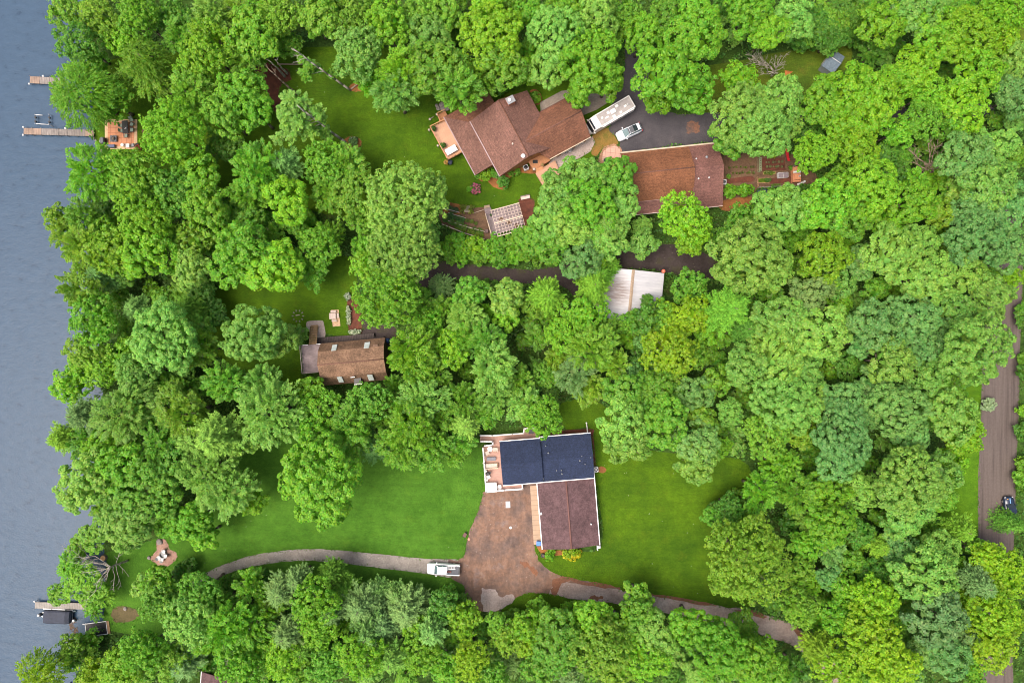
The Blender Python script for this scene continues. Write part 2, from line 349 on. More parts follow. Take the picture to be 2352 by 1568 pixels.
def leafmat(name, trans=.3, hv=.05, vv=.55, rough=.5, spec=.28):
    m = NT(name); oi = m.n.new('ShaderNodeObjectInfo'); g = m.n.new('ShaderNodeNewGeometry')
    hs = m.n.new('ShaderNodeHueSaturation'); m.link(oi.outputs['Color'], hs.inputs['Color'])
    a = m.n.new('ShaderNodeMapRange'); m.link(g.outputs['Random Per Island'], a.inputs[0]); a.inputs[3].default_value = .5-hv*.5; a.inputs[4].default_value = .5+hv*.5
    m.link(a.outputs[0], hs.inputs['Hue'])
    ml = m.n.new('ShaderNodeMath'); ml.operation = 'MULTIPLY'; ml.inputs[1].default_value = 7.31; m.link(g.outputs['Random Per Island'], ml.inputs[0])
    fr = m.n.new('ShaderNodeMath'); fr.operation = 'FRACT'; m.link(ml.outputs[0], fr.inputs[0])
    b = m.n.new('ShaderNodeMapRange'); m.link(fr.outputs[0], b.inputs[0]); b.inputs[3].default_value = 1-vv*.5; b.inputs[4].default_value = 1+vv*.5
    m.link(b.outputs[0], hs.inputs['Value'])
    c = m.mix(1, hs.outputs[0], m.ramp(m.noise(.42, 3, .6), [(.3,(.78,.86,.85)),(.7,(1.24,1.13,1.05))]), 'MULTIPLY')
    m.fin(c, rough, spec)
    tr = m.n.new('ShaderNodeBsdfTranslucent'); m.link(m.mix(1, c, (1.08,1.15,.75), 'MULTIPLY'), tr.inputs[0])
    ms = m.n.new('ShaderNodeMixShader'); ms.inputs[0].default_value = trans
    m.link(m.b.outputs[0], ms.inputs[1]); m.link(tr.outputs[0], ms.inputs[2]); m.link(ms.outputs[0], m.out.inputs[0])
    return m.m
M['leaf'] = leafmat('leaves', .46, .05, .5, .45, .36); M['needle'] = leafmat('needles', .12, .03, .5, .6, .2)
SKY_STRENGTH, SUN_STRENGTH, EXPOSURE = 0.15, 1.15, 0.82
# ------------------------------------------------------------------ foliage
def unit(v): return v / np.maximum(np.linalg.norm(v, axis=-1, keepdims=True), 1e-9)
def dome(n, zmin, rng):
    i = np.arange(n) + .5
    z = 1 - (1 - zmin) * i / n + rng.normal(0, .35, n) * (1 - zmin) / np.sqrt(n)
    z = np.clip(z, zmin, 1); ph = i * 2.399963 + rng.normal(0, .9, n) / np.sqrt(n) * 3.0
    r = np.sqrt(1 - z*z)
    return np.stack([r*np.cos(ph), r*np.sin(ph), z], 1)
def cards(p, n, a, b, rng, t=None):
    """leaf-shaped quads: centre p, normal n, half length a, half width b"""
    n = unit(n)
    t = rng.normal(size=p.shape) if t is None else t
    t = unit(t - (t*n).sum(1, keepdims=True)*n); w = np.cross(n, t)
    a = a[:, None]; b = b[:, None]
    q = np.stack([p - t*a, p + w*b - t*a*.1 - n*a*.12, p + t*a, p - w*b - t*a*.1 - n*a*.12], 1)
    return q.reshape(-1, 3)
def quad_mesh(name, V, mat):
    me = bpy.data.meshes.new(name); n = len(V)//4
    me.vertices.add(len(V)); me.vertices.foreach_set('co', V.astype(np.float32).ravel())
    me.loops.add(4*n); me.loops.foreach_set('vertex_index', np.arange(4*n, dtype=np.int32))
    me.polygons.add(n); me.polygons.foreach_set('loop_start', np.arange(0, 4*n, 4, dtype=np.int32))
    me.update(calc_edges=True); me.materials.append(mat); return me

def blob_clusters(c, nrm, rc, per, la, lb, rng, jit=.45, up=.35):
    """leaves over the outer cap of each cluster"""
    k = len(c); d = unit(rng.normal(size=(k*per, 3)) + np.repeat(nrm, per, 0)*1.15)
    p = np.repeat(c, per, 0) + d*np.repeat(rc, per)[:, None]*(rng.uniform(.72, 1.04, (k*per, 1)))
    nn = unit(d + rng.normal(0, jit, d.shape) + np.array([0, 0, up]))
    s = rng.uniform(.7, 1.3, k*per)
    return cards(p, nn, la*s, lb*s, rng)
def lobed(d, rng, nl, amp, sharp, zlo=.0):
    l = dome(nl, zlo, rng); dots = d @ l.T
    e = np.exp(sharp*(dots.max(1)-1))
    return 1 - amp + amp*e
def core(r, hz, rng):
    d = dome(max(60, int(r*r*5)), -.25, rng); p = d*np.array([r, r, hz])*rng.uniform(.36, .56, (len(d), 1))
    s = rng.uniform(.4, .75, len(d))
    return cards(p, d + rng.normal(0, .3, d.shape), s, s*.75, rng)
def crown_C(r, seed):             # clumpy, cauliflower-like
    rng = np.random.default_rng(seed); hz = r*rng.uniform(.8, .95); s = 1.12
    n = int(2*PI*r*r*1.28/(s*s)*1.25); d = dome(n, -.28, rng)
    R = lobed(d, rng, int(7+r*2.0), .40, 13) * (1 + rng.normal(0, .05, n))
    keep = rng.uniform(size=n) < np.clip((R-.66)/.12, .3, 1); d, R = d[keep], R[keep]
    c = d*np.array([r, r, hz])*R[:, None]; nr = unit(d + np.array([0, 0, .35]) + rng.normal(0, .15, d.shape))
    rc = s*.53*rng.uniform(.65, 1.35, len(c))
    v = blob_clusters(c - nr*rc[:, None]*.6, nr, rc, 56, .165, .12, rng, .38, .8)
    return np.vstack([v, core(r, hz, rng)]), hz
def sprays(base, dr, Ln, wd, per, droop, la, lb, rng, up=.9):
    k = len(base); t = rng.uniform(0, 1, (k*per, 1))**.75
    B = np.repeat(base, per, 0); D = np.repeat(dr, per, 0); LL = np.repeat(Ln, per)[:, None]; WD = np.repeat(wd, per)[:, None]
    side = unit(np.cross(D, np.array([0, 0, 1.]))); lift = np.cross(side, D)
    off = rng.uniform(-1, 1, (k*per, 1)); prof = np.sin(np.clip(t*.86+.14, 0, 1)*PI)**.7
    p = B + D*LL*t + side*off*WD*prof + lift*(rng.uniform(-.25, .3, (k*per, 1)))*WD*prof
    p[:, 2:] -= (droop*LL*t*t) + .35*WD*np.abs(off)**1.6
    nn = unit(lift*up + side*off*.55 + D*t*.35 + rng.normal(0, .33, p.shape))
    s = rng.uniform(.7, 1.3, k*per)
    return cards(p, nn, la*s, lb*s, rng, D + side*off*.9 + rng.normal(0, .3, p.shape))
def crown_F(r, seed):             # feathery pointed sprays
    rng = np.random.default_rng(seed); hz = r*rng.uniform(.85, 1.05)
    n = int(2*PI*r*r*1.15/1.15); d = dome(n, -.3, rng)
    R = lobed(d, rng, int(6+r*1.6), .38, 10) * (1 + rng.normal(0, .07, n))
    dr = unit(d*np.array([1, 1, .35]) + np.array([0, 0, .22]) + rng.normal(0, .20, d.shape))
    Ln = rng.uniform(1.2, 2.1, n)*min(1.12, .72+r*.06)
    b = d*np.array([r, r, hz])*R[:, None] - dr*Ln[:, None]*.72
    v = sprays(b, dr, Ln, rng.uniform(.34, .56, n), 58, .22, .17, .085, rng, 1.35)
    return np.vstack([v, core(r*.95, hz*.9, rng)]), hz
def crown_L(r, seed):             # loose, small-leafed
    rng = np.random.default_rng(seed); hz = r*rng.uniform(.85, 1.0)
    n = int(2*PI*r*r*1.2/.42); d = unit(dome(n, -.3, rng) + rng.normal(0, .06, (n, 3)))
    R = lobed(d, rng, int(8+r*2.2), .40, 13) * rng.uniform(.80, 1.07, n)
    lp = np.sin(d@rng.normal(0, r*1.15, (3, 1))+rng.uniform(0, 6)) + np.sin(d@rng.normal(0, r*1.15, (3, 1))+rng.uniform(0, 6))
    keep = (lp[:, 0] > -1.05) | (rng.uniform(size=n) < .35); d, R = d[keep], R[keep]
    c = d*np.array([r, r, hz])*R[:, None]; nr = unit(d + np.array([0, 0, .55]) + rng.normal(0, .35, d.shape))
    v = blob_clusters(c, nr, .42*rng.uniform(.6, 1.3, len(c)), 22, .16, .105, rng, .5, .95)
    return np.vstack([v, core(r, hz, rng)]), hz
def crown_W(r, seed):             # drooping, streaky
    rng = np.random.default_rng(seed); hz = r*rng.uniform(.9, 1.05)
    n = int(2*PI*r*r*1.3/.75); d = dome(n, -.35, rng)
    R = lobed(d, rng, int(5+r), .34, 5) * rng.uniform(.82, 1.05, n)
    dr = unit(d*np.array([1, 1, .1]) + np.array([0, 0, .05]) + rng.normal(0, .25, d.shape)); Ln = rng.uniform(1.1, 2.3, n)
    b = d*np.array([r, r, hz])*R[:, None] - dr*Ln[:, None]*.6
    v = sprays(b, dr, Ln, rng.uniform(.16, .32, n), 30, .45, .20, .065, rng, .7)
    return np.vstack([v, core(r*.9, hz*.9, rng)]), hz
def crown_P(r, seed):             # pine: plumes of needles on whorled limbs
    rng = np.random.default_rng(seed); hz = r*rng.uniform(1.0, 1.25); B, D, LN, WD = [], [], [], []
    nw = int(6+r*1.5)
    for k in range(nw):
        f = k/(nw-1); z = hz*(1-1.25*f); rr = r*(.12+.88*f**.75)*rng.uniform(.85, 1.1); nb = int(5+f*4+r*.5)
        a0 = rng.uniform(0, 6.3)
        for j in range(nb):
            a = a0 + 2*PI*j/nb + rng.normal(0, .2); q = rr*rng.uniform(.7, 1.12); ns = max(2, int(q/.55))
            for s in range(ns):
                u = (s+.6)/ns
                for sg in (-1, 1, 0) if s < ns-1 else (0,):
                    aa = a + sg*rng.uniform(.45, .95)
                    B.append((q*u*math.cos(a), q*u*math.sin(a), z + q*u*.22 + rng.normal(0, .08)))
                    D.append((math.cos(aa), math.sin(aa), .35+rng.normal(0, .18))); LN.append(rng.uniform(.7, 1.25)*(1.1-.35*u)); WD.append(rng.uniform(.22, .36))
    v = sprays(np.array(B), unit(np.array(D)), np.array(LN), np.array(WD), 15, .02, .24, .05, rng, .8)
    return np.vstack([v, core(r*.75, hz*.8, rng)]), hz
def crown_S(r, seed):             # spruce cone
    rng = np.random.default_rng(seed); hz = r*2.6; B, D, LN, WD = [], [], [], []
    nw = int(hz/.42)
    for k in range(nw):
        f = (k+.4)/nw; z = hz*(1-f)-r*.8; rr = r*f*rng.uniform(.86, 1.08)+.12; nb = int(5+rr*4.2); a0 = rng.uniform(0, 6)
        for j in range(nb):
            a = a0+2*PI*j/nb+rng.normal(0, .12); B.append((rr*.12*math.cos(a), rr*.12*math.sin(a), z)); D.append((math.cos(a), math.sin(a), -.22))
            LN.append(rr*rng.uniform(.78, 1.1)); WD.append(.16+.16*rr)
    v = sprays(np.array(B), unit(np.array(D)), np.array(LN), np.array(WD), 38, .06, .15, .05, rng, .8)
    return v, hz
CR = dict(C=crown_C, F=crown_F, L=crown_L, W=crown_W, P=crown_P, S=crown_S)
NEEDLE = 'PS'

def trunk_mesh(name, h, hc, r, seed, conifer=False):
    rnd = random.Random(seed); m = MB(); r0 = .10 + .034*r
    n = 6; pts = [Vector((rnd.uniform(-.12, .12)*i*.4, rnd.uniform(-.12, .12)*i*.4, (hc+(r*.55 if not conifer else r*1.4))*i/n)) for i in range(n+1)]
    rr = [r0*(1-.78*(i/n)**1.1) for i in range(n+1)]; rr[0] *= 1.5
    for i in range(n): m.tube(pts[i], pts[i+1], rr[i], rr[i+1], 8)
    if not conifer:
        for k in range(7):
            a = k*2.4+rnd.uniform(-.3, .3); i = rnd.choice((3, 4, 5)); b = pts[i]
            e = b + Vector((math.cos(a)*r*.55, math.sin(a)*r*.55, r*rnd.uniform(.2, .5)))
            q = b.lerp(e, .5) + Vector((0, 0, -.08*r)); m.tube(b, q, rr[i]*.6, rr[i]*.42, 6); m.tube(q, e, rr[i]*.42, .03, 6)
    me = bpy.data.meshes.new(name); me.from_pydata(m.v, [], m.f); me.polygons.foreach_set('use_smooth', m.sm); me.materials.append(M['bark']); return me
PROTO = {}
def proto(style, rm, var):
    cl = min((1.6, 3.0, 4.6, 6.6, 9.0), key=lambda q: abs(math.log(q/rm)))
    nv = 3 if cl > 6 else 4
    key = (style, cl, var % nv)
    if key not in PROTO:
        sd = ord(style[0])*100 + int(cl*10) + key[2]*7
        V, hz = CR[style](cl, sd)
        if style == 'S': hc = cl*.9
        else: hc = {1.6: 1.5, 3.0: 6.2, 4.6: 9.2, 6.6: 11.5, 9.0: 12.5}[cl]
        V = V + np.array([0, 0, hc])
        PROTO[key] = (quad_mesh('crown', V, M['needle' if style in NEEDLE else 'leaf']),
                      trunk_mesh('trunk', hc+hz, hc, cl, sd, style in NEEDLE), cl, hc, hz)
    return PROTO[key]

# palette of leaf colours (base colours of the leaves)
PAL = dict(
 p=((.215,.425,.072), 'pale green'), g=((.140,.340,.026), 'mid-green'), b=((.165,.400,.018), 'fresh green'),
 v=((.200,.430,.013), 'lime green'), y=((.240,.425,.010), 'yellow-green'), s=((.155,.340,.095), 'blue-green'),
 d=((.080,.225,.024), 'dark green'), o=((.185,.365,.026), 'olive green'), k=((.165,.285,.100), 'grey-green'), w=((.36,.46,.30), 'silvery'))
PAL = {k_: (tuple(.8*a_+.2*b_ for a_, b_ in zip(c_, (.172,.375,.034))), n_) for k_, (c_, n_) in PAL.items()}
STY = dict(C=('broadleaf_tree', 'clumpy'), F=('maple_tree', 'feathery'), L=('leafy_tree', 'small-leafed'), W=('willow_tree', 'drooping'), P=('pine_tree', 'plume-branched'), S=('spruce_tree', 'pointed'))
MARKS = [('the tiled lakeside patio', 277, 308), ('the red-brown house', 1190, 300), ('the motorhome', 1403, 260), ('the long rust-roofed garage', 1545, 410),
 ('the vegetable garden', 1760, 390), ('the lattice pergola', 1165, 500), ('the white metal roof', 1455, 670), ('the brown cabin', 800, 835),
 ('the dark blue roof', 1250, 1050), ('the white pickup', 1019, 1307), ('the covered boat', 125, 1418), ('the fire pit', 375, 1272),
 ('the dirt road', 2290, 1000), ('the blue-grey shed', 1912, 135), ('the bare tree in the wood', 2140, 370), ('the leaning trees', 740, 150), ('the red-dirt yard', 1150, 1250), ('the dark car', 2316, 1168), ('the lake dock', 130, 300), ('the east lawn', 1500, 1200)]
def direction(dx, dy):
    a = (math.degrees(math.atan2(-dy, dx)) + 360) % 360
    return ['right of', 'upper right of', 'above', 'upper left of', 'left of', 'lower left of', 'below', 'lower right of'][int((a+22.5)//45) % 8]
SPOTS = []; TREES = []      # (root, description, key)
def tree(px, py, rpx, style, c, hscale=1.0, shrub=False):
    zc = 10.0
    for _ in range(3):
        ppm = F/(H-zc); rm = rpx*1.05/ppm
        me, tr, cl, hc, hz = proto(style, rm, len(TREES)); s = rm/(cl*(1.02 if style in 'CL' else 1.06))
        vs = s*hscale
        zc = (hc + hz*.35)*vs
    name, tex = STY[style]
    if shrub: name = 'shrub'
    p = W(px, py, zc); rz = random.uniform(0, 2*PI)
    ro = empty(name, (p.x, p.y, 0), rz)
    ro.scale = (s*random.uniform(.88, 1.12), s*random.uniform(.88, 1.12), vs*random.uniform(.95, 1.08))
    base, cname = PAL[c]; k = random.uniform(.88, 1.13); h = random.uniform(-.10, .10)
    cr = bpy.data.objects.new('crown', me); COL.objects.link(cr); cr.parent = ro
    cr.color = (base[0]*k*(1+h), base[1]*k, base[2]*k*(1-h), 1)
    t = bpy.data.objects.new('trunk', tr); COL.objects.link(t); t.parent = ro
    size = 'small' if rm < 3.2 else ('tall' if rm < 5.6 else 'large')
    near = sorted(MARKS, key=lambda q: (q[1]-px)**2+(q[2]-py)**2)[0]
    dist = math.hypot(near[1]-px, near[2]-py)
    noun = 'shrub' if shrub else {'P': 'pine', 'S': 'spruce', 'W': 'willow-like tree'}.get(style, 'tree')
    desc = f"{size} {cname} {tex} {noun} {direction(px-near[1], py-near[2])} {near[0]}"
    TREES.append((ro, desc, dist, noun, shrub)); SPOTS.append((px, py, rpx))
    return ro
def trees(tl, text):
    for it in text.split(';'):
        q = it.split()
        if not q: continue
        x, y = tl(float(q[0]), float(q[1]))
        tree(x, y, float(q[2])/3, q[3], q[4], float(q[5]) if len(q) > 5 else 1.0)
def shrubs(tl, text, style='L'):
    for it in text.split(';'):
        q = it.split()
        if not q: continue
        x, y = tl(float(q[0]), float(q[1])); k = (tl(3, 0)[0]-tl(0, 0)[0])/3
        tree(x, y, float(q[2])*k, q[4] if len(q) > 4 else style, q[3], 1.0, True)

trees(TA, """430 60 130 L o; 520 280 165 L g; 660 120 150 L o; 790 250 120 L v; 950 110 175 L b; 1180 90 130 L g; 1240 240 150 F g; 1450 90 160 F p;
1650 70 150 F o; 1920 110 170 L o; 2230 70 190 C o; 1420 330 190 L v; 1740 210 190 C b; 1660 380 170 F g; 980 400 170 W o; 1050 540 140 W o .9; 890 500 110 W o .9;
560 640 240 W b .85; 760 700 140 L b .8; 540 500 120 W b .9; 640 440 110 L b .85; 420 640 120 W o .8; 1190 900 240 L v; 1290 640 190 F g; 1640 620 190 C b; 1740 760 170 C b; 1540 800 170 C g; 1330 500 150 L b;
1530 1020 130 L d .6; 1760 1150 200 F b; 1960 1130 130 P s; 2230 1120 150 L b; 1990 1380 180 C v; 1720 1320 160 F g; 2260 1330 140 F g;
640 1190 220 F b; 930 1230 210 L b; 1170 1320 190 L g; 400 1500 100 L o; 560 1480 150 F g; 1000 1480 220 L v; 1370 1250 180 C b; 1430 1450 210 C b; 1300 1130 140 L v; 1690 1490 130 C g;
2180 160 100 C b; 1980 300 110 L g .8; 1620 1480 110 L d .7""")
trees(TB, """70 110 170 L o; 310 150 180 C b; 540 60 150 L g; 740 60 150 C g; 100 350 200 L p; 590 220 160 C p; 410 480 190 F b; 370 630 190 F p; 650 450 200 C g; 800 590 200 F g; 950 540 150 F g;
1030 230 230 C v; 1120 430 180 C o; 1000 40 140 C v; 1290 90 120 C b; 1480 230 220 C p; 1720 430 240 C b; 1430 470 150 C p; 1560 50 180 C b; 1770 110 180 C p; 1640 640 110 C b; 1830 560 120 C b;
2090 230 160 C b; 2240 90 150 C g; 1960 60 120 L g; 2230 500 210 C b; 2180 660 120 C b; 1950 200 100 C b;
430 1390 270 L p; 90 1320 190 L o; 20 1120 140 F g; 640 1330 120 L p;
1500 1330 180 C p; 1660 1210 160 C p; 1900 1220 150 C g; 1700 1420 220 C b; 1440 1500 160 C p; 1930 1400 160 C p; 1570 1560 170 C p; 1850 1560 150 C p;
620 200 100 F b .9; 200 560 130 F b; 1240 470 120 C v""")
trees(TC, """110 80 160 C b; 100 240 200 C b; 80 600 170 C b; 450 80 170 C b; 600 215 160 C b; 760 100 160 C p; 395 540 125 L v; 420 780 230 C p; 660 680 190 C p; 560 920 220 C p; 330 950 130 C g; 720 850 130 C p;
1190 610 195 C v; 1340 690 200 C v; 1140 850 160 C v; 980 690 170 C b; 1400 140 170 C b; 1640 70 180 C p; 1750 220 180 C b; 1950 240 220 C v; 1620 450 180 C v; 2040 500 200 C v; 1950 740 190 C v; 1720 620 160 L b; 1490 560 160 C v;
2140 120 150 C v; 2240 60 160 L v; 2310 420 160 C p; 2310 650 160 C s; 2200 300 140 C v; 920 1050 170 L b; 1210 980 160 L v; 880 920 110 L d .7; 1480 900 130 L b; 1650 830 150 L g; 1870 880 140 L g; 830 220 120 L d .6; 950 150 160 L g .6; 1120 100 150 L d .6; 1010 290 110 L d .6;
1300 1290 240 C b; 1000 1410 210 C b; 690 1440 190 C p; 1610 1400 180 C b; 1790 1470 130 C o; 1130 1500 180 C g; 1980 1080 200 C s; 2190 1010 160 C p; 2130 1250 210 C p; 1960 1290 130 C p; 2260 1410 180 C s; 2040 1480 170 C s;
20 1500 185 L v; 110 1560 110 L y .9; 420 1520 130 L g; 1480 1190 110 L d .7; 1420 1530 140 C b; 1850 1330 100 L o""")
trees(TD, """430 40 120 W o; 560 140 180 F o; 780 150 190 L v; 1020 180 190 C v; 1320 80 140 L o; 1310 290 170 C p; 1680 160 200 C b; 1860 280 210 C v; 1570 240 160 C b; 2170 130 150 L b; 2260 50 120 W g; 2130 310 120 F g; 680 60 130 L b;
550 420 180 F o; 640 630 180 L b; 700 330 130 P s; 930 560 110 P s; 1120 740 270 C p; 1370 830 140 F g; 1290 560 110 P d; 1350 680 110 F p; 1740 730 230 C p; 1920 780 150 C p; 2050 740 80 F p .8;
600 850 150 L o; 470 1090 130 L v; 560 960 110 L v; 700 960 150 L b; 850 880 140 L v; 950 1000 160 L p; 570 1290 160 P k; 420 1450 110 P o; 830 1270 240 F p; 1240 1280 210 F o; 1160 1110 130 F g; 1100 1470 180 F g; 1550 1070 180 F g; 1790 1080 160 F p; 1500 1440 210 P p; 1840 1290 240 F p; 2120 1120 120 C b; 2200 1250 150 L b; 2150 1440 160 C b; 680 1520 150 C b; 960 1120 130 L d; 1680 1450 150 F p; 1380 450 110 L d .7; 1480 600 100 L d .7; 560 1480 130 F g; 1340 1460 140 P p""")
trees(TE, """430 130 230 L p; 320 20 130 L g; 560 60 120 L p; 1310 60 130 C g; 1440 120 140 C g; 1660 230 150 C s; 1840 100 140 C p; 2090 100 110 C p; 1740 400 150 P g; 1800 160 110 C b;
320 480 240 L b; 680 400 95 W k .6; 880 460 130 L g; 1150 480 140 C p; 1140 610 110 C b; 1420 470 140 P g; 1330 540 90 L o; 860 610 160 F p; 600 640 120 L b; 480 860 200 F b; 760 830 130 L v; 1000 780 170 F g; 1050 960 190 F p; 840 730 140 F g; 590 1000 160 F g;
1690 580 140 L b; 1540 730 150 L b; 1730 830 200 F o; 1620 1000 160 F k; 1860 700 110 L g; 1870 930 140 F o; 1720 1110 130 F o; 1500 900 110 F o; 2120 490 95 S d 1.5; 2210 530 80 S d 1.5; 2045 590 80 S d 1.4; 2110 640 120 C d 1.4; 2190 610 110 L g 1.4; 2000 650 90 L g 1.4; 1790 330 90 P g 1.3; 1850 270 75 P g 1.3; 2290 640 150 L y; 2250 850 180 L y; 2120 780 110 C s; 2170 950 90 C s; 2210 730 130 L y; 2270 990 120 L o;
560 1180 180 F p; 200 1210 180 L g; 470 1360 200 F b; 70 1400 180 F g; 840 1190 160 F g; 1050 1150 150 F p; 1210 1060 130 F g; 1400 1300 150 L b; 1270 1230 140 F p; 860 1350 120 P p; 690 1320 130 F g; 230 1520 110 P s; 400 1500 180 F g; 620 1480 150 F g; 820 1470 120 F g; 1000 1270 130 F g;
1970 1140 170 C g; 2200 1100 150 C g; 1940 1350 190 C p; 2230 1340 190 C g; 2100 1230 150 C g; 1970 1490 170 C p; 2300 1180 120 C g; 1310 1080 90 L d .7; 1420 1130 90 L d .5; 1990 1010 110 C s; 90 1260 110 F p; 330 1310 130 F g; 700 560 100 F g""")
trees(TF, """480 190 260 C p; 650 290 140 C p; 330 300 130 C p; 990 200 180 L y; 60 70 120 L v; 1230 240 120 C s; 1480 170 210 C p; 1690 340 200 C p; 1640 90 150 C p; 1930 290 160 C p; 2040 80 220 C s; 2240 130 180 C s; 2140 470 170 C p; 2270 340 100 L y; 1330 420 90 C g; 890 450 150 C k; 1090 390 130 C p;
300 560 180 P g; 80 600 140 L y; 60 400 120 L g; 680 620 190 C p; 950 730 210 C p; 690 890 200 C p; 450 960 170 C p; 850 1000 170 C p; 560 760 150 C p; 1340 680 190 C s; 1590 620 180 C s; 1870 560 150 C p; 2010 820 260 C p; 1820 760 150 C s; 1430 920 180 C p; 1700 1030 160 C p; 1640 830 150 C s; 1240 800 110 C s;
1150 950 110 L d .7; 730 1220 230 C p; 620 1110 130 C p; 900 1190 140 C p; 1130 1190 170 C s; 1490 1250 220 C s; 1590 1420 140 C s; 1880 1300 200 C p; 1940 1440 140 C v; 1830 1130 130 C g; 2110 1215 45 L w .8; 1120 1430 230 C s; 590 1430 180 L o; 330 1270 100 L p;  150 1340 130 C o; 90 1140 150 C s; 90 1490 180 C s; 230 1060 120 C g; 820 1400 130 L o; 1330 1080 130 C s; 1280 1290 110 C s; 420 700 130 P d .9""")
trees(TG, """580 190 200 C p; 780 100 210 C b; 990 250 230 C g; 880 420 210 C p; 1290 470 165 C b; 1110 420 160 C b; 1430 150 220 F p; 1590 260 190 F p; 1740 340 110 F v; 2200 190 305 C b; 1180 90 170 C g; 820 530 160 C p; 900 570 115 C p; 1400 560 110 C b; 2050 80 120 C b; 540 300 110 C p;
640 570 110 L g .6; 480 790 130 W b .6; 580 910 150 L b .6; 400 960 90 L b .6; 700 960 90 W b .6; 640 1060 80 W b .6; 520 650 80 L b .6; 1080 910 130 C b; 1110 1030 150 L g; 1250 810 70 L d .8; 975 900 75 C p;
1390 940 150 L g; 1320 1140 180 L p; 1480 1060 150 F g; 1560 1180 190 F b; 1720 900 130 F b; 1930 940 130 P k; 2060 850 105 P k; 1700 1190 180 F b; 2170 1010 170 L v; 2190 1200 150 L v; 2290 1080 120 P k; 1990 1220 130 P k; 1850 1060 120 F b; 2290 800 100 P d;
250 1520 170 W y; 480 1420 80 L g; 800 1460 130 L y; 980 1350 180 L b; 1150 1450 160 L o; 1270 1440 130 P k; 820 1490 150 L v; 1650 1440 170 L b; 1950 1400 160 L v; 2240 1470 150 L g; 1450 1270 150 F b; 2080 1490 130 L g; 1790 1350 130 L b; 620 1520 120 L y; 2100 1330 110 P d""")
trees(TH, """600 30 130 F g; 420 10 110 F b; 790 0 100 F g; 130 1040 180 P k .75; 440 1080 170 P k .75; 290 1160 150 P k .75; 540 990 90 P k .75; 390 960 100 P s .75; 250 930 100 P s .75; 30 930 110 P d .75; 850 1130 120 L v; 690 1050 110 L d; 1090 1170 100 L g; 130 1380 190 L v; 350 1390 150 P p; 540 1350 150 L b; 890 1420 150 L y; 1130 1270 110 L o; 1290 1190 130 L v; 1300 1330 100 L y; 1200 1460 100 W k;
1490 1225 170 C g; 1730 1150 160 C b; 1500 1340 170 C g; 1790 1340 200 L o; 2050 980 120 C g .85; 2050 1130 150 C g; 2190 1240 170 C p; 1580 1490 110 L k; 2120 1430 170 L v; 700 1480 140 L b; 1010 1510 130 L g; 1360 1480 130 L g; 1930 1210 140 C b; 1360 1060 90 L b .7; 620 1200 120 P s; 1640 1230 130 C b; 1900 1470 140 L o; 190 1230 140 P s; 520 1190 110 L v""")
trees(TI, """100 30 170 C p; 690 80 150 F b; 540 250 160 F b; 770 250 170 F g; 990 250 160 C b; 1080 40 170 C s; 1030 480 200 C b; 1230 250 150 C p; 1540 190 240 C p; 1750 140 170 C p; 1590 380 180 C p; 1850 60 120 C v; 1490 500 120 C p; 280 420 110 L d .8; 420 480 100 L g;
470 740 340 L o; 800 1050 160 L o; 1030 670 110 F s; 1010 840 100 C s; 1340 620 100 P o; 1200 650 70 C o; 1140 950 130 L b; 1310 990 170 L y; 1290 1240 200 L y; 1440 1430 200 L y; 1100 1480 180 L y; 940 1330 130 P o; 1080 1120 140 L b; 1690 820 210 C p; 1800 640 150 C p; 1500 640 120 C s; 1900 510 110 P g; 1770 1120 210 C k; 1840 1390 180 C s; 1690 1370 150 C s;
2020 880 130 P k; 2080 960 110 L y; 2230 900 120 L y; 2200 1210 140 L y; 2090 1210 110 L y; 2290 1120 100 L y; 2140 720 130 L y; 2260 770 120 L y; 2140 1090 170 L y; 2140 1320 170 L y; 2050 650 90 L g; 1970 1000 110 L y; 2335 490 115 S d; 250 1340 230 C b; 90 1190 170 C b; 470 1390 190 C b; 600 1500 150 C b; 800 1480 110 F d; 1560 1500 140 C s; 420 1180 110 C g .8; 800 800 110 L o; 1930 1230 130 C k; 1400 1080 110 L g""")
# ------------------------------------------------------------------ setting
SHORE = [(150,-2500),(185,-300),(195,0),(205,100),(222,200),(216,260),(216,318),(234,345),(222,420),(205,500),(215,600),(222,700),(232,800),(236,900),(222,1000),(232,1120),(240,1200),(238,1262),(244,1290),(240,1360),(247,1425),(225,1450),(205,1490),(180,1540),(165,1600),(150,1800),(60,4000)]
sp = [W(x, y) for x, y in SHORE]
fine = []
for i in range(len(sp)-1):
    for k in range(6):
        t = k/6; a = sp[max(i-1,0)]; b = sp[i]; c = sp[i+1]; d = sp[min(i+2,len(sp)-1)]
        q = .5*((2*b)+(c-a)*t+(2*a-5*b+4*c-d)*t*t+(3*b-a-3*c+d)*t**3); fine.append((q.x+random.uniform(-.15,.15), q.y))
fine.append((sp[-1].x, sp[-1].y))
g = MB(); poly = fine + [(900, -700), (900, 700)]
vs = [Vector((x, y, 0)) for x, y in poly]
fs = []
for a, b, c in tessellate_polygon([vs]):
    if (vs[b]-vs[a]).cross(vs[c]-vs[a]).z < 0: b, c = c, b
    fs.append((a, b, c))
g.add(vs, fs)
n0 = len(g.v)
g.add([(x, y, 0) for x, y in fine]+[(x-.7, y, -1.2) for x, y in fine], [(i, i+1, len(fine)+i+1, len(fine)+i) for i in range(len(fine)-1)])
tag(g.build('ground', M['forest']), kind='structure')
g = MB(); g.add([(-1200,-900,-.3),(-55,-900,-.3),(-55,900,-.3),(-1200,900,-.3)], [(0,1,2,3)])
tag(g.build('lake', M['water']), kind='structure')

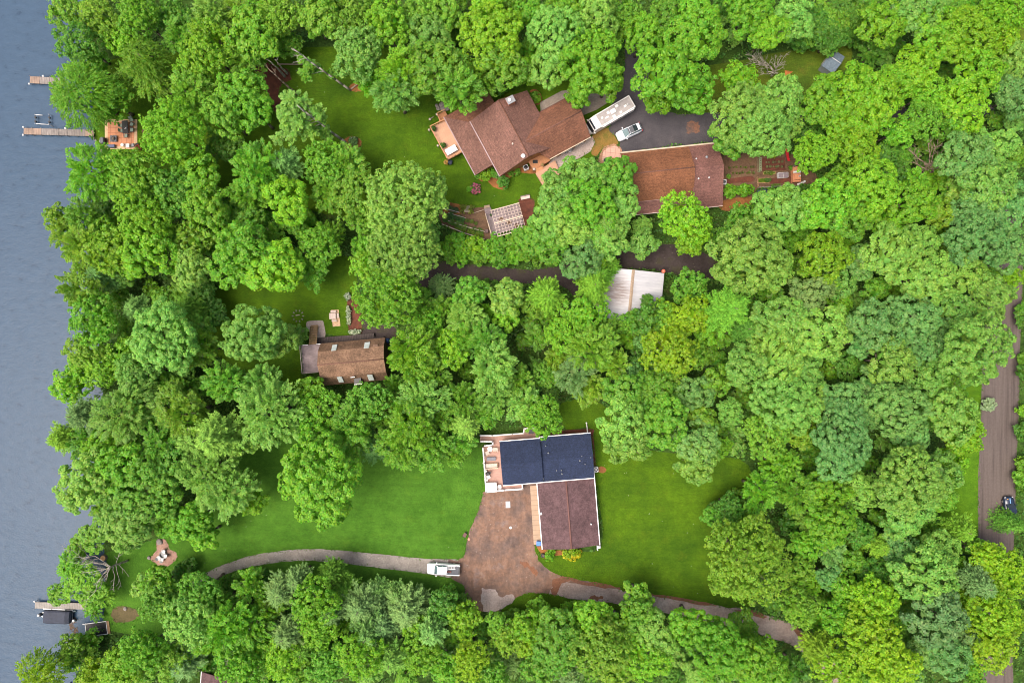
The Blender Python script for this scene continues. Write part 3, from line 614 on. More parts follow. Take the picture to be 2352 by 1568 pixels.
sheet('lawn', [(224,150),(400,120),(560,140),(700,110),(1000,120),(1250,190),(1300,140),(1430,200),(1400,330),(1290,400),(1250,470),(1130,482),(1020,485),(800,500),(560,440),(335,400),(236,352),(219,300),(226,230)], .004, M['lawn'])
sheet('lawn', [(470,690),(600,630),(800,590),(815,700),(812,770),(700,772),(690,900),(640,890),(480,800)], .004, M['lawn'])
sheet('lawn', [(430,1200),(480,1100),(620,1000),(900,1020),(1112,1030),(1113,1142),(1084,1205),(1074,1235),(1067,1275),(1064,1345),(1080,1400),(1040,1420),(800,1345),(600,1345),(480,1390),(400,1455),(250,1445),(244,1380),(248,1300),(244,1270),(300,1255)], .004, M['lawn_lush'])
sheet('lawn', [(1340,985),(1370,1050),(1450,1030),(1600,1050),(1720,1070),(1730,1250),(1720,1400),(1700,1425),(1500,1400),(1240,1410),(1120,1410),(1150,1390),(1230,1300),(1226,1262),(1240,1258),(1300,1262),(1380,1256),(1372,1130)], .004, M['lawn'], sub=4)
sheet('lawn', [(1290,925),(1380,925),(1420,1000),(1400,1060),(1362,1060),(1355,985),(1300,985)], .0055, M['lawn'])
sheet('lawn', [(1600,160),(1700,140),(1780,122),(1860,112),(1930,100),(1958,120),(1940,165),(1890,205),(1800,235),(1700,290),(1600,270),(1590,215)], .004, M['lawn_shed'])
sheet('lawn', [(2170,1060),(2190,900),(2200,850),(2258,840),(2250,1050),(2248,1255),(2200,1260),(2160,1200)], .004, M['verge'], sub=3)
sheet('lawn', [(2280,20),(2352,10),(2400,150),(2330,140),(2290,80)], .004, M['lawn_shed'], sub=3)
# roads and drives
sheet('dirt_road', [(2272,500),(2345,500),(2344,800),(2337,1000),(2331,1200),(2325,1400),(2320,1700),(2225,1700),(2240,1400),(2246,1210),(2249,1045),(2256,870),(2266,700)], .012, M['road'], sub=4, jit=.12)
sheet('asphalt_drive', [(1440,60),(1500,50),(1492,110),(1490,170),(1500,235),(1560,262),(1640,258),(1700,262),(1850,262),(2050,250),(2260,235),(2262,270),(2050,285),(1860,300),(1700,310),(1640,325),(1592,332),(1500,344),(1428,352),(1424,330),(1414,312),(1398,296),(1408,265),(1404,225),(1428,190),(1436,130)], .010, M['asphalt'], sub=3)
sheet('rust_patch', [tuple(Zrv(*q)) for q in [(1610,590),(1680,575),(1770,600),(1775,690),(1740,745),(1650,750),(1600,720)]], .015, soil('rusty_patch', [(.35,(.066,.06,.062)),(.55,(.17,.085,.055)),(.75,(.20,.095,.06))], .5, 4), sub=3, jit=.25, clear=False)
sheet('concrete_apron', [tuple(Zrv(*q)) for q in [(105,430),(125,200),(300,130),(505,145),(555,280),(330,420),(140,500)]], .016, M['conc'], sub=0)
sheet('concrete_strip', [tuple(Zh1(*q)) for q in [(1470,200),(1740,55),(1860,40),(1860,140),(1480,330)]], .016, M['conc'], sub=0)
sheet('concrete_walk', [tuple(Zh1(*q)) for q in [(1560,960),(1700,860),(2040,650),(2130,625),(2165,700),(2105,820),(1900,940),(1715,1045)]], .016, M['pale'], sub=0)
sheet('dry_grass_patch', [tuple(Zrv(*q)) for q in [(290,740),(520,670),(560,760),(640,900),(500,920),(400,980),(330,1080),(250,1010)]], .008, M['drygrass'], sub=4)
sheet('brick_edging', [tuple(Zrv(*q)) for q in [(370,1060),(420,960),(540,905),(640,935),(690,1000),(700,1240),(560,1260),(440,1240),(360,1150)]], .018, M['brickedge'], sub=4)
sheet('paved_patio', [tuple(Zrv(*q)) for q in [(415,1040),(470,970),(560,935),(640,960),(672,1020),(690,1240),(600,1260),(470,1230),(415,1130)]], .026, M['pinkpavers'], sub=4)
sheet('gravel_lane', [(784,1264),(700,1260),(633,1266),(567,1278),(500,1302),(455,1326),(425,1345),(470,1342),(520,1318),(567,1303),(633,1291),(700,1287),(784,1293),(877,1304),(981,1318),(1060,1326),(1062,1288),(981,1282),(917,1277)], .012, M['gravel'], sub=4)
sheet('dirt_yard', [(1112,1128),(1109,1142),(1084,1205),(1074,1235),(1067,1272),(1051,1287),(1030,1285),(1035,1326),(1062,1342),(1070,1366),(1084,1388),(1107,1403),(1131,1403),(1151,1397),(1177,1378),(1204,1363),(1234,1361),(1300,1366),(1340,1374),(1420,1352),(1417,1348),(1351,1335),(1284,1321),(1251,1301),(1234,1278),(1228,1250),(1240,1245),(1234,1110),(1180,1110)], .016, M['dirt'], sub=4, jit=.14)
sheet('worn_drive', [(1276,1340),(1300,1336),(1351,1341),(1417,1352),(1491,1364),(1568,1378),(1635,1388),(1708,1399),(1751,1411),(1801,1424),(1858,1458),(1900,1500),(1960,1560),(2060,1580),(2240,1580),(2240,1640),(1960,1620),(1868,1520),(1828,1488),(1768,1462),(1701,1442),(1635,1428),(1568,1416),(1500,1399),(1400,1383),(1334,1378),(1284,1368),(1262,1362)], .020, M['worn'], sub=4, jit=.2)
for q in ([(1268,1340),(1290,1322),(1350,1335),(1417,1347),(1418,1352),(1350,1343),(1300,1334),(1280,1362),(1268,1366)], [(1491,1362),(1560,1373),(1635,1386),(1636,1391),(1570,1381),(1500,1369)], [(1690,1398),(1745,1405),(1760,1418),(1715,1412)], [(1824,1440),(1870,1462),(1890,1500),(1860,1490),(1835,1465)], [(1354,1370),(1368,1367),(1384,1371),(1370,1377)], [(1196,1290),(1208,1289),(1222,1299),(1237,1312),(1232,1321),(1222,1316),(1214,1303),(1203,1300)]):
    sheet('dirt_patch', q, .0235, M['dirt2'], sub=4, jit=.25, clear=False)
sheet('concrete_slab', [tuple(TH(*q)) for q in [(965,908),(1000,925),(1060,922),(1080,965),(1110,975),(1150,960),(1195,968),(1185,1005),(1140,1035),(1100,1058),(1040,1078),(982,1074),(975,1030),(958,1000),(968,950)]], .022, M['pale'], sub=3, jit=.12, clear=False)
sheet('dark_track', [(955,612),(1000,602),(1090,607),(1200,618),(1290,610),(1420,560),(1520,560),(1630,585),(1680,640),(1600,640),(1520,622),(1430,618),(1340,660),(1330,690),(1290,655),(1240,648),(1150,650),(1080,640),(1010,650),(960,660)], .010, M['darkpath'], sub=4, jit=.25)
sheet('dirt_path', [(818,735),(860,738),(905,742),(905,790),(860,790),(815,780)], .007, M['darkpath'], sub=3)
# garden ground
sheet('mulch_bed', [tuple(Zlean(*q)) for q in [(120,480),(230,380),(420,470),(560,500),(610,580),(600,660),(500,690),(440,850),(480,870),(430,1050),(400,1100),(300,900),(200,680)]], .009, M['mulch'], sub=4, jit=.15)
sheet('mulch_bed', [tuple(TB(*q)) for q in [(50,600),(100,570),(150,590),(130,630),(70,630)]], .009, M['mulch_orange'], sub=4)
sheet('mulch_bed', [tuple(TB(*q)) for q in [(0,990),(60,940),(130,960),(130,1010),(60,1030),(0,1030)]], .009, M['mulch_orange'], sub=4)
sheet('mulch_bed', [tuple(Zh1(*q)) for q in [(690,1090),(960,1130),(1200,1030),(1400,1000),(1420,1090),(1200,1090),(1080,1160),(1060,1230),(1010,1300),(880,1260),(810,1190),(720,1190)]], .009, M['mulch_orange'], sub=4)
sheet('mulch_bed', [tuple(Zh1(*q)) for q in [(1340,60),(1450,50),(1500,190),(1460,230),(1380,210)]], .009, M['mulch_orange'], sub=3)
sheet('mulch_bed', [tuple(Zper(*q)) for q in [(140,240),(400,300),(640,350),(680,520),(500,540),(300,470),(240,380)]], .009, M['mulch_orange'], sub=3)
sheet('garden_soil', [tuple(Zper(*q)) for q in [(250,420),(640,500),(900,430),(1130,400),(1270,560),(1280,1000),(1140,1040),(800,920),(310,740)]], .007, M['bed'], sub=2)
sheet('mulch_bed', [tuple(Zper(*q)) for q in [(1800,260),(2080,230),(2100,420),(2040,700),(1900,760)]], .009, M['mulch'], sub=3)
sheet('garden_soil', [tuple(Zveg(*q)) for q in [(390,300),(1080,330),(1750,400),(1900,640),(2160,760),(2150,960),(1780,990),(1060,1030),(1000,1240),(700,1420),(400,1400),(380,900)]], .007, M['bed'], sub=2)
sheet('mulch_bed', [tuple(Zveg(*q)) for q in [(1150,470),(1570,450),(1590,690),(1160,700)]], .011, M['mulch'], sub=0)
sheet('mulch_bed', [tuple(Zveg(*q)) for q in [(500,850),(960,800),(960,900),(500,930)]], .011, M['mulch'], sub=3)
sheet('mulch_bed', [tuple(Zveg(*q)) for q in [(400,1260),(960,1180),(940,1320),(700,1420),(400,1420)]], .011, M['mulch_orange'], sub=3)
sheet('mulch_bed', [tuple(Zveg(*q)) for q in [(1300,840),(1680,800),(1680,920),(1300,930)]], .011, M['mulch'], sub=3)
sheet('mulch_bed', [(1230,1246),(1242,1246),(1250,1262),(1330,1262),(1330,1272),(1270,1276),(1258,1284),(1246,1278)], .009, M['mulch_orange'], sub=3)
sheet('mulch_bed', [tuple(Zh3(*q)) for q in [(1420,130),(2080,90),(2120,190),(2160,760),(2100,780),(2060,190),(1420,240)]], .009, M['mulch'], sub=2)
sheet('mulch_bed', [tuple(Zcab(*q)) for q in [(800,150),(960,240),(1000,520),(1010,680),(830,700),(790,400)]], .009, M['mulch'], sub=2)
sheet('concrete_pad', [tuple(Zcab(*q)) for q in [(190,540),(230,505),(400,495),(445,530),(468,740),(350,745),(215,640)]], .012, M['pale'], sub=3, jit=.02, clear=False)
sheet('stone_pavers', [tuple(Zcab(*q)) for q in [(555,340),(665,335),(692,575),(580,588)]], .012, M['border'], sub=0, clear=False)
sheet('bare_earth', [tuple(Zlak(*q)) for q in [(1010,1040),(1160,1015),(1300,1060),(1300,1140),(1150,1200),(1020,1190)]], .009, soil('olive_earth', [(.3,(.06,.055,.02)),(.6,(.105,.08,.04)),(.75,(.07,.08,.015))], .6, 4), sub=4, jit=.2)
sheet('clay_circle', [tuple(Zlak(*q)) for q in [(1450,445),(1530,350),(1520,280),(1560,210),(1640,240),(1680,330),(1760,380),(1760,450),(1690,520),(1600,550),(1520,510)]], .012, soil('clay', [(.3,(.22,.13,.10)),(.7,(.33,.20,.16))], .6, 4), sub=4)
sheet('dirt_patch', [(1372,1076),(1380,1071),(1389,1073),(1392,1081),(1384,1086),(1375,1084)], .0105, M['mulch_orange'], sub=4, jit=.08)
pt = [tuple(Zpat(*q)) for q in [(1495,930),(2065,930),(2065,1455),(1495,1455)]]
sheet('patio', pt, .03, M['border'], sub=0, clear=True)
sheet('patio', [tuple(Zpat(*q)) for q in [(1545,975),(2010,975),(2010,1400),(1545,1400)]], .036, M['pavers'], sub=0, clear=False)

# ------------------------------------------------------------------ the red-brown house
p = W(*Zh1(600, 455), 3.4)
h = thing('house', 'large house with hipped red-brown shingle roofs and a brick chimney beside the motorhome', 'house', (p.x, p.y, 0), math.radians(28.4))
m = MB(); m.box(.4, 11.1, -10.4, -.4, 0, 3.2)
m.add([(.4,-.4,3.2),(11.1,-.4,3.2),(5.75,-.4,5.95),(.4,-10.4,3.2),(11.1,-10.4,3.2),(5.75,-10.4,5.95)], [(0,1,2),(3,5,4),(0,2,5,3),(1,4,5,2)])
m.box(-3.3, .4, -8.0, 3.2, 0, 2.3); m.box(.4, 5.1, -.4, 3.2, 0, 2.3)
m.box(11.1, 17.2, -11.9, -4.4, 0, 2.85); m.add([(17.19,-11.9,2.85),(17.19,-4.4,2.85),(17.19,-8.15,5.5)], [(0,1,2)])
m.build('wall', M['cedar'], h)
r = MB(); r.slab([(0,.3,3.4),(0,-10.8,3.4),(5.75,-10.8,6.4),(5.75,.3,6.4)]); r.slab([(11.5,.3,3.4),(5.75,.3,6.4),(5.75,-10.8,6.4),(11.5,-10.8,3.4)])
r.build('roof', M['roof1'], h)
r = MB(); r.slab([(5.9,-8.15,6.05),(17.6,-8.15,6.05),(17.6,-12.2,3.0),(9.3,-12.2,3.0)]); r.slab([(5.9,-8.15,6.05),(8.5,-4.1,3.0),(17.6,-4.1,3.0),(17.6,-8.15,6.05)])
r.build('roof', M['roof1y'], h)
r = MB(); r.slab([(-3.65,3.5,2.4),(-3.65,-8.3,2.4),(.1,-8.3,3.22),(.1,0,3.22)]); r.build('roof', M['roof1'], h)
r = MB(); r.slab([(-3.65,3.5,2.4),(.1,-.05,3.22),(5.45,-.05,3.22),(5.45,3.5,2.4)]); r.build('roof', M['roof1y'], h)
r = MB(); r.tube((5.75,.3,6.44),(5.75,-10.8,6.44),.09); r.build('ridge_cap', M['roof1y'], h)
r = MB(); r.tube((6.4,-8.15,6.07),(17.6,-8.15,6.07),.09); r.build('ridge_cap', M['roof1'], h)
gp = plain('mauve_gutter', (.33,.25,.26), .5)
r = MB(); r.box(-.14,0,-10.8,.3,3.24,3.42); r.build('gutter', gp, h)
r = MB(); r.box(-3.79,-3.65,-8.3,3.5,2.24,2.42); r.build('gutter', gp, h)
r = MB(); r.box(9.3,17.6,-12.34,-12.2,2.84,3.02); r.build('gutter', M['cream'], h)
r = MB(); r.box(8.5,17.6,-4.1,-3.98,2.84,3.02); r.build('gutter', M['redwall'], h)
c = L(h, *Zh1(1098,168), 6.6); m = MB(); m.box(c.x-.65,c.x+.65,c.y-.55,c.y+.55,0,6.55); ch = m.build('chimney', M['brick'], h)
m = MB(); m.box(c.x-.72,c.x+.72,c.y-.6,c.y+.6,6.55,6.68); m.build('cap', M['grey'], ch)
m = MB(); m.cyl((c.x-.2,c.y+.02),.27,6.68,6.95,16); m.build('flue', M['white_ceramic'], ch)
c = L(h, *Zh1(1125,718), 6.1); m = MB(); m.cyl((c.x,c.y),.14,5.4,6.2,12); m.build('vent_pipe', M['cushion'], h)
c = L(h, *Zh1(1258,875), 6.3); m = MB(); m.lathe((c.x,c.y),[(.04,5.4),(.05,6.3),(.36,6.45),(.38,6.5),(.05,6.36)],14); m.tube((c.x,c.y,6.4),(c.x-.5,c.y+.1,6.75),.04); m.build('satellite_dish', M['lgrey'], h)
def poly_local(root, pts, z): return [tuple(L(root, *q, z))[:2] for q in pts]
dk = poly_local(h, [Zh1(*q) for q in [(90,520),(285,425),(495,825),(308,925)]], 1.2)
m = MB(); m.prism(dk, 1.02, 1.2); d = m.build('deck', M['deck1'], h)
def railing(pts, z, parent, mat, w=.09, hgt=.95, post=.11, closed=False):
    m = MB(); P = [Vector((q[0], q[1], z)) for q in pts]; seg = list(zip(P[:-1], P[1:]))
    if closed: seg.append((P[-1], P[0]))
    for a, b in seg:
        dv = b-a; ang = math.atan2(dv.y, dv.x); mid = (a+b)/2
        m.obox((mid.x, mid.y), dv.length+w, w*1.6, z+hgt-.05, z+hgt, ang); m.obox((mid.x, mid.y), dv.length, w*.6, z+.1, z+.17, ang)
        n = max(1, round(dv.length/1.8))
        for k in range(n+1): q = a.lerp(b, k/n); m.obox((q.x, q.y), post, post, z-.1, z+hgt+.02 , ang)
        nb = max(2, int(dv.length/.3))
        for k in range(nb): q = a.lerp(b, (k+.5)/nb); m.obox((q.x, q.y), .035, .035, z+.17, z+hgt-.05, ang)
    return m.build('railing', mat, parent)
railing([dk[1], dk[0], dk[3], dk[2]], 1.2, d, M['rail_orange'])
m = MB()
for q in dk: m.obox(q, .14, .14, 0, 1.02)
m.build('post', M['cedar'], d)
d2 = poly_local(h, [Zh1(*q) for q in [(180,355),(275,310),(330,400),(215,450)]], 1.0); m = MB(); m.prism(d2, .1, 1.0); dd = m.build('deck', M['deck1b'], h); railing([d2[1], d2[0], d2[3]], 1.0, dd, M['rail_orange'])
d3 = poly_local(h, [Zh1(*q) for q in [(1415,1090),(1475,1035),(1660,930),(1732,1092),(1508,1245)]], .7); m = MB(); m.prism(d3, .0, .7); m.build('deck', M['deck1'], h)
d4 = poly_local(h, [Zh1(*q) for q in [(1318,930),(1480,862),(1560,850),(1600,930),(1500,990),(1420,1030),(1385,1050)]], 1.25); m = MB(); m.prism(d4, .0, 1.25); m.build('landing', M['deck1b'], h)
m = MB()
for k in range(3):
    a, b = [L(h, *Zh1(*q), .8) for q in ((1405+k*9, 1040+k*16), (1505+k*4, 990+k*16))]; dv = b-a; m.obox(((a.x+b.x)/2,(a.y+b.y)/2), dv.length, .28, .5, 1.1-k*.15, math.atan2(dv.y, dv.x))
m.build('step', M['rail_orange'], h)
m = MB(); a = L(h, *Zh1(1410, 945), 1.25); m.obox(a, .6, .9, 1.25, 1.28, 1.1); m.build('door_mat', M['black'], h)
m = MB()
for x0, x1 in ((12.0,14.2),(14.8,16.6)): m.box(x0, x1, -11.96, -11.86, .3, 2.4)
m.build('garage_door', M['white'], h)

# ------------------------------------------------------------------ the long garage
p = W(1429, 352, 2.9)
gr = thing('garage', 'long garage with rust-brown gabled roof and plum lean-to beside the asphalt court', 'garage', (p.x, p.y, 0), math.radians(5.9))
m = MB(); m.box(.4,16.6,-8.5,-.35,0,2.75); m.box(.4,16.6,-10.4,-8.5,0,.3); m.add([(.4,-.35,2.75),(.4,-8.5,2.75),(.4,-4.4,5.2),(16.6,-.35,2.75),(16.6,-8.5,2.75),(16.6,-4.4,4.8)], [(0,2,1),(3,4,5)])
for x in (.5, 4, 8, 12, 16.5): m.box(x-.08, x+.08, -10.75, -10.6, 0, 2.05)
m.box(2.5, 6.5, -10.3, -9.6, .3, 1.1)
m.build('wall', M['cedar'], gr)
m = MB(); m.slab([(-.3,0,2.9),(-.3,-4.4,5.55),(11.9,-4.4,5.55),(11.9,0,2.9)]); m.slab([(-.3,-4.4,5.55),(-.3,-8.9,2.85),(11.9,-8.9,2.85),(11.9,-4.4,5.55)]); m.build('roof', M['roofg'], gr)
m = MB(); m.slab([(11.7,0,2.86),(11.7,-4.4,5.0),(17.1,-4.4,5.0),(17.1,0,2.86)]); m.slab([(11.7,-4.4,5.0),(11.7,-11.0,2.2),(17.1,-11.0,2.2),(17.1,-4.4,5.0)]); m.build('roof', M['roofg2'], gr)
m = MB(); m.slab([(-.3,-8.7,2.82),(-.3,-11.0,2.18),(11.7,-11.0,2.18),(11.7,-8.7,2.82)]); m.build('lean_to_roof', M['roofg2'], gr)
m = MB(); m.tube((-.3,-4.4,5.59),(11.9,-4.4,5.59),.09); m.build('ridge_cap', M['roof1'], gr)
m = MB(); m.box(-.3,17.1,0,.24,2.7,2.92); m.build('gutter', M['cream'], gr)
m = MB(); m.box(-.3,17.1,-11.1,-11.0,2.02,2.2); m.build('gutter', M['palewood'], gr)
m = MB(); m.box(-.3,11.7,-8.9,-8.78,2.70,2.87); m.build('gutter', gp, gr)
for q, mt, rr in (((1700,330),'lgrey',.14),((1885,300),'grey',.24),((1740,680),'lgrey',.16),((1925,663),'lgrey',.16)):
    c = L(gr, *Zgar(*q), 4.3); m = MB(); m.cyl((c.x,c.y), rr*.6, 3.2, 4.25, 10); m.lathe((c.x,c.y), [(rr,4.2),(rr,4.35),(.03,4.5)], 12); m.build('roof_vent', M[mt], gr)
m = MB(); m.box(.32,.42,-3.6,-2.6,0,2.1); m.build('door', M['white'], gr)
m = MB(); m.prism(poly_local(gr, [Zrv(*q) for q in [(505,1100),(600,1095),(640,1260),(520,1260)]], .3), 0, .3); m.build('step', M['rail_orange'], gr)

# ------------------------------------------------------------------ the brown cabin
p = W(*Zcab(395, 835), 3.0)
cb = thing('cabin', 'small brown cabin with mossy gambrel roof, skylights and a raised grey deck', 'house', (p.x, p.y, 0), math.radians(5.2))
m = MB(); m.box(.3,11.3,-7.2,-.3,0,2.9)
pr = [(-.3,2.9),(-1.5,4.85),(-3.75,5.85),(-6.0,4.85),(-7.2,2.9)]
for x, fl in ((.3,1),(11.3,0)): m.add([(x,y,z) for y, z in pr], [(0,1,2,3,4) if fl else (4,3,2,1,0)])
m.build('wall', M['brownwall'], cb)
m = MB()
for (a, az), (b, bz) in (((0,2.9),(-1.45,5.0)),((-1.45,5.0),(-3.75,6.05)),((-3.75,6.05),(-6.05,5.0)),((-6.05,5.0),(-7.5,2.9))):
    m.slab([(0,a,az),(0,b,bz),(11.6,b,bz),(11.6,a,az)], .14)
m.build('roof', M['roof2'], cb)
m = MB(); m.tube((0,-3.75,6.08),(11.6,-3.75,6.08),.08); m.build('ridge_cap', M['roof1'], cb)
def skylight(px, z, hw, up, nrm):
    c = L(cb, *Zcab(*px), z); m = MB(); dy = .45; m.add([(c.x-hw,c.y-dy,c.z-nrm*dy*up),(c.x+hw,c.y-dy,c.z-nrm*dy*up),(c.x+hw,c.y+dy,c.z+nrm*dy*up),(c.x-hw,c.y+dy,c.z+nrm*dy*up)], [(0,1,2,3)])
    m.slab([(c.x-hw-.08,c.y-dy-.08,c.z-.02-nrm*dy*up),(c.x+hw+.08,c.y-dy-.08,c.z-.02-nrm*dy*up),(c.x+hw+.08,c.y+dy+.08,c.z-.02+nrm*dy*up),(c.x-hw-.08,c.y+dy+.08,c.z-.02+nrm*dy*up)], .25)
    m.build('skylight', M['skyglass'], cb)
skylight((600,895), 4.55, .34, 1.45, -1); skylight((1080,858), 4.55, .38, 1.45, -1); skylight((690,1365), 4.55, .34, 1.45, 1); skylight((1135,1335), 4.55, .38, 1.45, 1)
def dormer(px, sx, sy, z0, z1, mat='brownwall'):
    c = L(cb, *Zcab(*px), z1); m = MB(); m.box(c.x-sx/2,c.x+sx/2,c.y-sy/2,c.y+sy/2,z0,z1); o = m.build('dormer', M[mat], cb)
    q = MB(); q.box(c.x-sx/2-.05,c.x+sx/2+.05,c.y-sy/2-.12,c.y-sy/2-.004,z1-.12,z1+.03); q.build('trim', M['white'], o)
dormer((1210,868), .85, .5, 3.2, 4.9); dormer((870,1310), .7, .35, 4.0, 5.0); dormer((945,1385), 1.25, 1.0, 2.9, 4.3, 'black')
dk = poly_local(cb, [Zcab(*q) for q in [(115,862),(395,838),(385,1250),(152,1272)]], 2.6); m = MB(); m.prism(dk, 2.42, 2.6); d = m.build('deck', M['deck2'], cb)
railing([dk[0], dk[3], dk[2]], 2.6, d, M['greywood'], .07)
m = MB(); a, b = [L(cb, *Zcab(*q), 3.5) for q in ((135,860),(215,855))]; m.box(min(a.x,b.x),max(a.x,b.x),a.y-.05,a.y+.05,3.45,3.52); a, b = [L(cb, *Zcab(*q), 3.5) for q in ((335,845),(398,838))]; m.box(min(a.x,b.x),max(a.x,b.x),a.y-.05,a.y+.05,3.45,3.52); m.build('rail_cap', M['white'], d)
m = MB()
for q in dk: m.obox(q, .14, .14, 0, 2.42)
m.build('post', M['brownwall'], d)
st = MB()
for k in range(11):
    t = k/10; z = 2.5-2.25*t; a = L(cb, *Zcab(285+(308-285)*t, 850+(575-850)*t), z); st.obox((a.x,a.y), 1.35, .27, z-.05, z, math.radians(-2))
s_ = st.build('stair', M['stair'], cb)
for x0 in (232, 338):
    a, b = L(cb, *Zcab(x0, 850), 3.3), L(cb, *Zcab(x0+20, 585), 1.1); m = MB(); m.tube(a, b, .06); m.tube((a.x,a.y,2.4),a,.05); m.tube((b.x,b.y,0),b,.05); m.build('handrail', M['stair'], s_)
bw = poly_local(cb, [Zcab(*q) for q in [(350,750),(1185,682),(1190,740),(1330,735),(1330,775),(395,838),(350,830)]], .6); m = MB(); m.prism(bw, 0, .6); m.build('boardwalk', M['dark_boards'], cb)

# ------------------------------------------------------------------ the blue roofed house
p = W(*Zh3(460, 320), 3.9)
h3 = thing('house', 'house with slate-blue gabled roofs, white gutters and an attached plum-roofed garage', 'house', (p.x, p.y, 0), math.radians(4.6))
m = MB(); m.box(.3,7.2,-7.4,-.3,0,3.75); m.box(7.2,15.9,-7.5,-.1,0,3.35); m.add([(.3,-.3,3.75),(.3,-7.4,3.75),(.3,-3.85,5.15),(15.9,-.1,3.35),(15.9,-7.5,3.35),(15.9,-3.85,4.55)], [(0,2,1),(3,4,5)])
m.build('wall', M['siding'], h3)
m = MB(); m.slab([(0,0,3.9),(0,-3.85,5.4),(7.15,-3.85,5.4),(7.15,0,3.9)]); m.slab([(0,-3.85,5.4),(0,-7.7,3.9),(7.15,-7.7,3.9),(7.15,-3.85,5.4)]); m.build('roof', M['roof3'], h3)
m = MB(); m.slab([(7.0,.15,3.5),(7.0,-3.75,4.75),(16.2,-3.75,4.75),(16.2,.15,3.5)]); m.slab([(7.0,-3.75,4.75),(7.0,-7.75,3.5),(16.2,-7.75,3.5),(16.2,-3.75,4.75)]); m.build('roof', M['roof3'], h3)
m = MB(); m.box(0,7.15,0,.14,3.75,3.92); m.build('gutter', M['white'], h3)
m = MB(); m.box(7.0,16.2,.15,.29,3.35,3.52); m.build('gutter', M['white'], h3)
m = MB(); m.box(0,7.15,-7.84,-7.7,3.75,3.92); m.build('gutter', M['white'], h3)
m = MB(); m.box(7.0,16.3,-7.9,-7.75,3.35,3.52); m.build('gutter', M['white'], h3)
for q, rr in (((1275,393),.11),((1322,517),.15),((1910,573),.10),((2068,595),.11),((1875,652),.15),((1968,712),.10),((1465,825),.10),((1550,822),.10),((1560,885),.14)):
    c = L(h3, *Zh3(*q), 4.6); m = MB(); m.cyl((c.x,c.y), rr*.55, 3.4, 4.7, 8); m.lathe((c.x,c.y), [(rr,4.65),(rr,4.75),(.03,4.87)], 10); m.build('roof_vent', M['grey'], h3)
a = L(h3, 1234, 1108, 2.2); gx, gy = a.x, a.y
m = MB(); m.box(gx+.3,gx+9.9,gy-11.7,-7.3,0,2.05); m.add([(gx+.3,gy-11.7,2.05),(gx+9.9,gy-11.7,2.05),(gx+5.1,gy-11.7,3.1)], [(0,1,2)]); m.build('wall', M['siding'], h3)
m = MB(); m.slab([(gx,gy-12.0,2.2),(gx+5.1,gy-12.0,3.3),(gx+5.1,-7.55,3.3),(gx,-7.55,2.2)]); m.slab([(gx+5.1,gy-12.0,3.3),(gx+10.2,gy-12.0,2.2),(gx+10.2,-7.55,2.2),(gx+5.1,-7.55,3.3)]); m.build('garage_roof', M['roof3b'], h3)
m = MB(); m.tube((gx+5.1,gy-12.0,3.3),(gx+5.1,-7.6,3.3),.16); m.build('ridge_cap', plain('faded_red_ridge', (.15,.072,.062), .7), h3)
m = MB(); m.box(gx-.16,gx,gy-12.0,-7.8,2.04,2.24); m.build('gutter', M['white'], h3)
m = MB(); m.box(gx+10.2,gx+10.36,gy-12.0,-6.9,2.04,2.24); m.build('gutter', M['white'], h3)
a = L(h3, *TH(1372,407), 2.75); m = MB(); m.obox(a, .55, .42, 2.2, 2.36, .1); m.build('gutter_box', M['white'], h3)
a = L(h3, *TH(1723,481), 3.4); m = MB(); m.cyl((a.x,a.y), .12, 2.2, 2.95, 10); m.build('vent_pipe', M['white_ceramic'], h3)
m = MB(); m.prism(poly_local(h3, [TH(*q) for q in [(1300,212),(1362,205),(1392,612),(1326,616)]], .12), 0, .12); m.build('walkway', M['walk'], h3)
dz = 1.0
dp = poly_local(h3, [Zh3(*q) for q in [(120,222),(330,222),(690,195),(880,180),(895,95),(1170,85),(1180,300),(520,330),(590,1080),(862,1070),(868,1155),(230,1205),(172,400),(200,392),(345,380),(340,325),(120,320)]], dz)
m = MB(); m.prism(dp, dz-.2, dz); d = m.build('deck', M['deck3'], h3)
wv = M['white']
for ln in ([(120,212),(330,215),(690,188),(884,174),(894,92),(1150,82)], [(130,316),(340,322),(345,378),(195,394)], [(168,430),(190,700),(205,950),(226,1208),(545,1176),(868,1155),(860,1075)]):
    railing(poly_local(h3, [Zh3(*q) for q in ln], dz+.9), dz, d, wv, .13, .95, .13)
m = MB()
for k in range(5):
    a = L(h3, *Zh3(140+k*38, 268), .9); m.box(a.x-.13,a.x+.13,a.y-.55,a.y+.55,.2,.62+.09*k)
m.build('stair', M['deck3'], d)
m = MB()
for q in [(130,316),(226,1200),(868,1155),(894,92),(172,700)]: a = L(h3, *Zh3(*q), .8); m.obox(a, .14, .14, 0, .8)
m.build('post', M['white'], d)

# ------------------------------------------------------------------ pavilion, shed, cottage, pergola
p = W(*Zpav(945, 228), 4.2)
pv = thing('pavilion', 'open pavilion with rust-streaked white metal roof and tan ridge cap among trees', 'pavilion', (p.x, p.y, 0), math.radians(-5.4))
m = MB(); m.slab([(-5.6,0,3.3),(-5.6,-9.2,3.3),(0,-9.2,4.2),(0,0,4.2)], .1); m.slab([(0,0,4.2),(0,-9.2,4.2),(5.65,-9.2,3.3),(5.65,0,3.3)], .1); m.build('roof', M['metalroof'], pv)
m = MB(); m.slab([(-.27,.03,4.19),(-.27,-9.25,4.19),(0,-9.25,4.26),(0,.03,4.26)], .05); m.slab([(0,.03,4.26),(0,-9.25,4.26),(.27,-9.25,4.19),(.27,.03,4.19)], .05); m.build('ridge_cap', plain('tan_ridge', (.27,.20,.14), .7, var=.3, vs=5), pv)
m = MB()
for x in (-5.3, 0, 5.3):
    for y in (-.3, -4.6, -8.9): m.box(x-.09, x+.09, y-.09, y+.09, 0, 3.2 if x else 4.0)
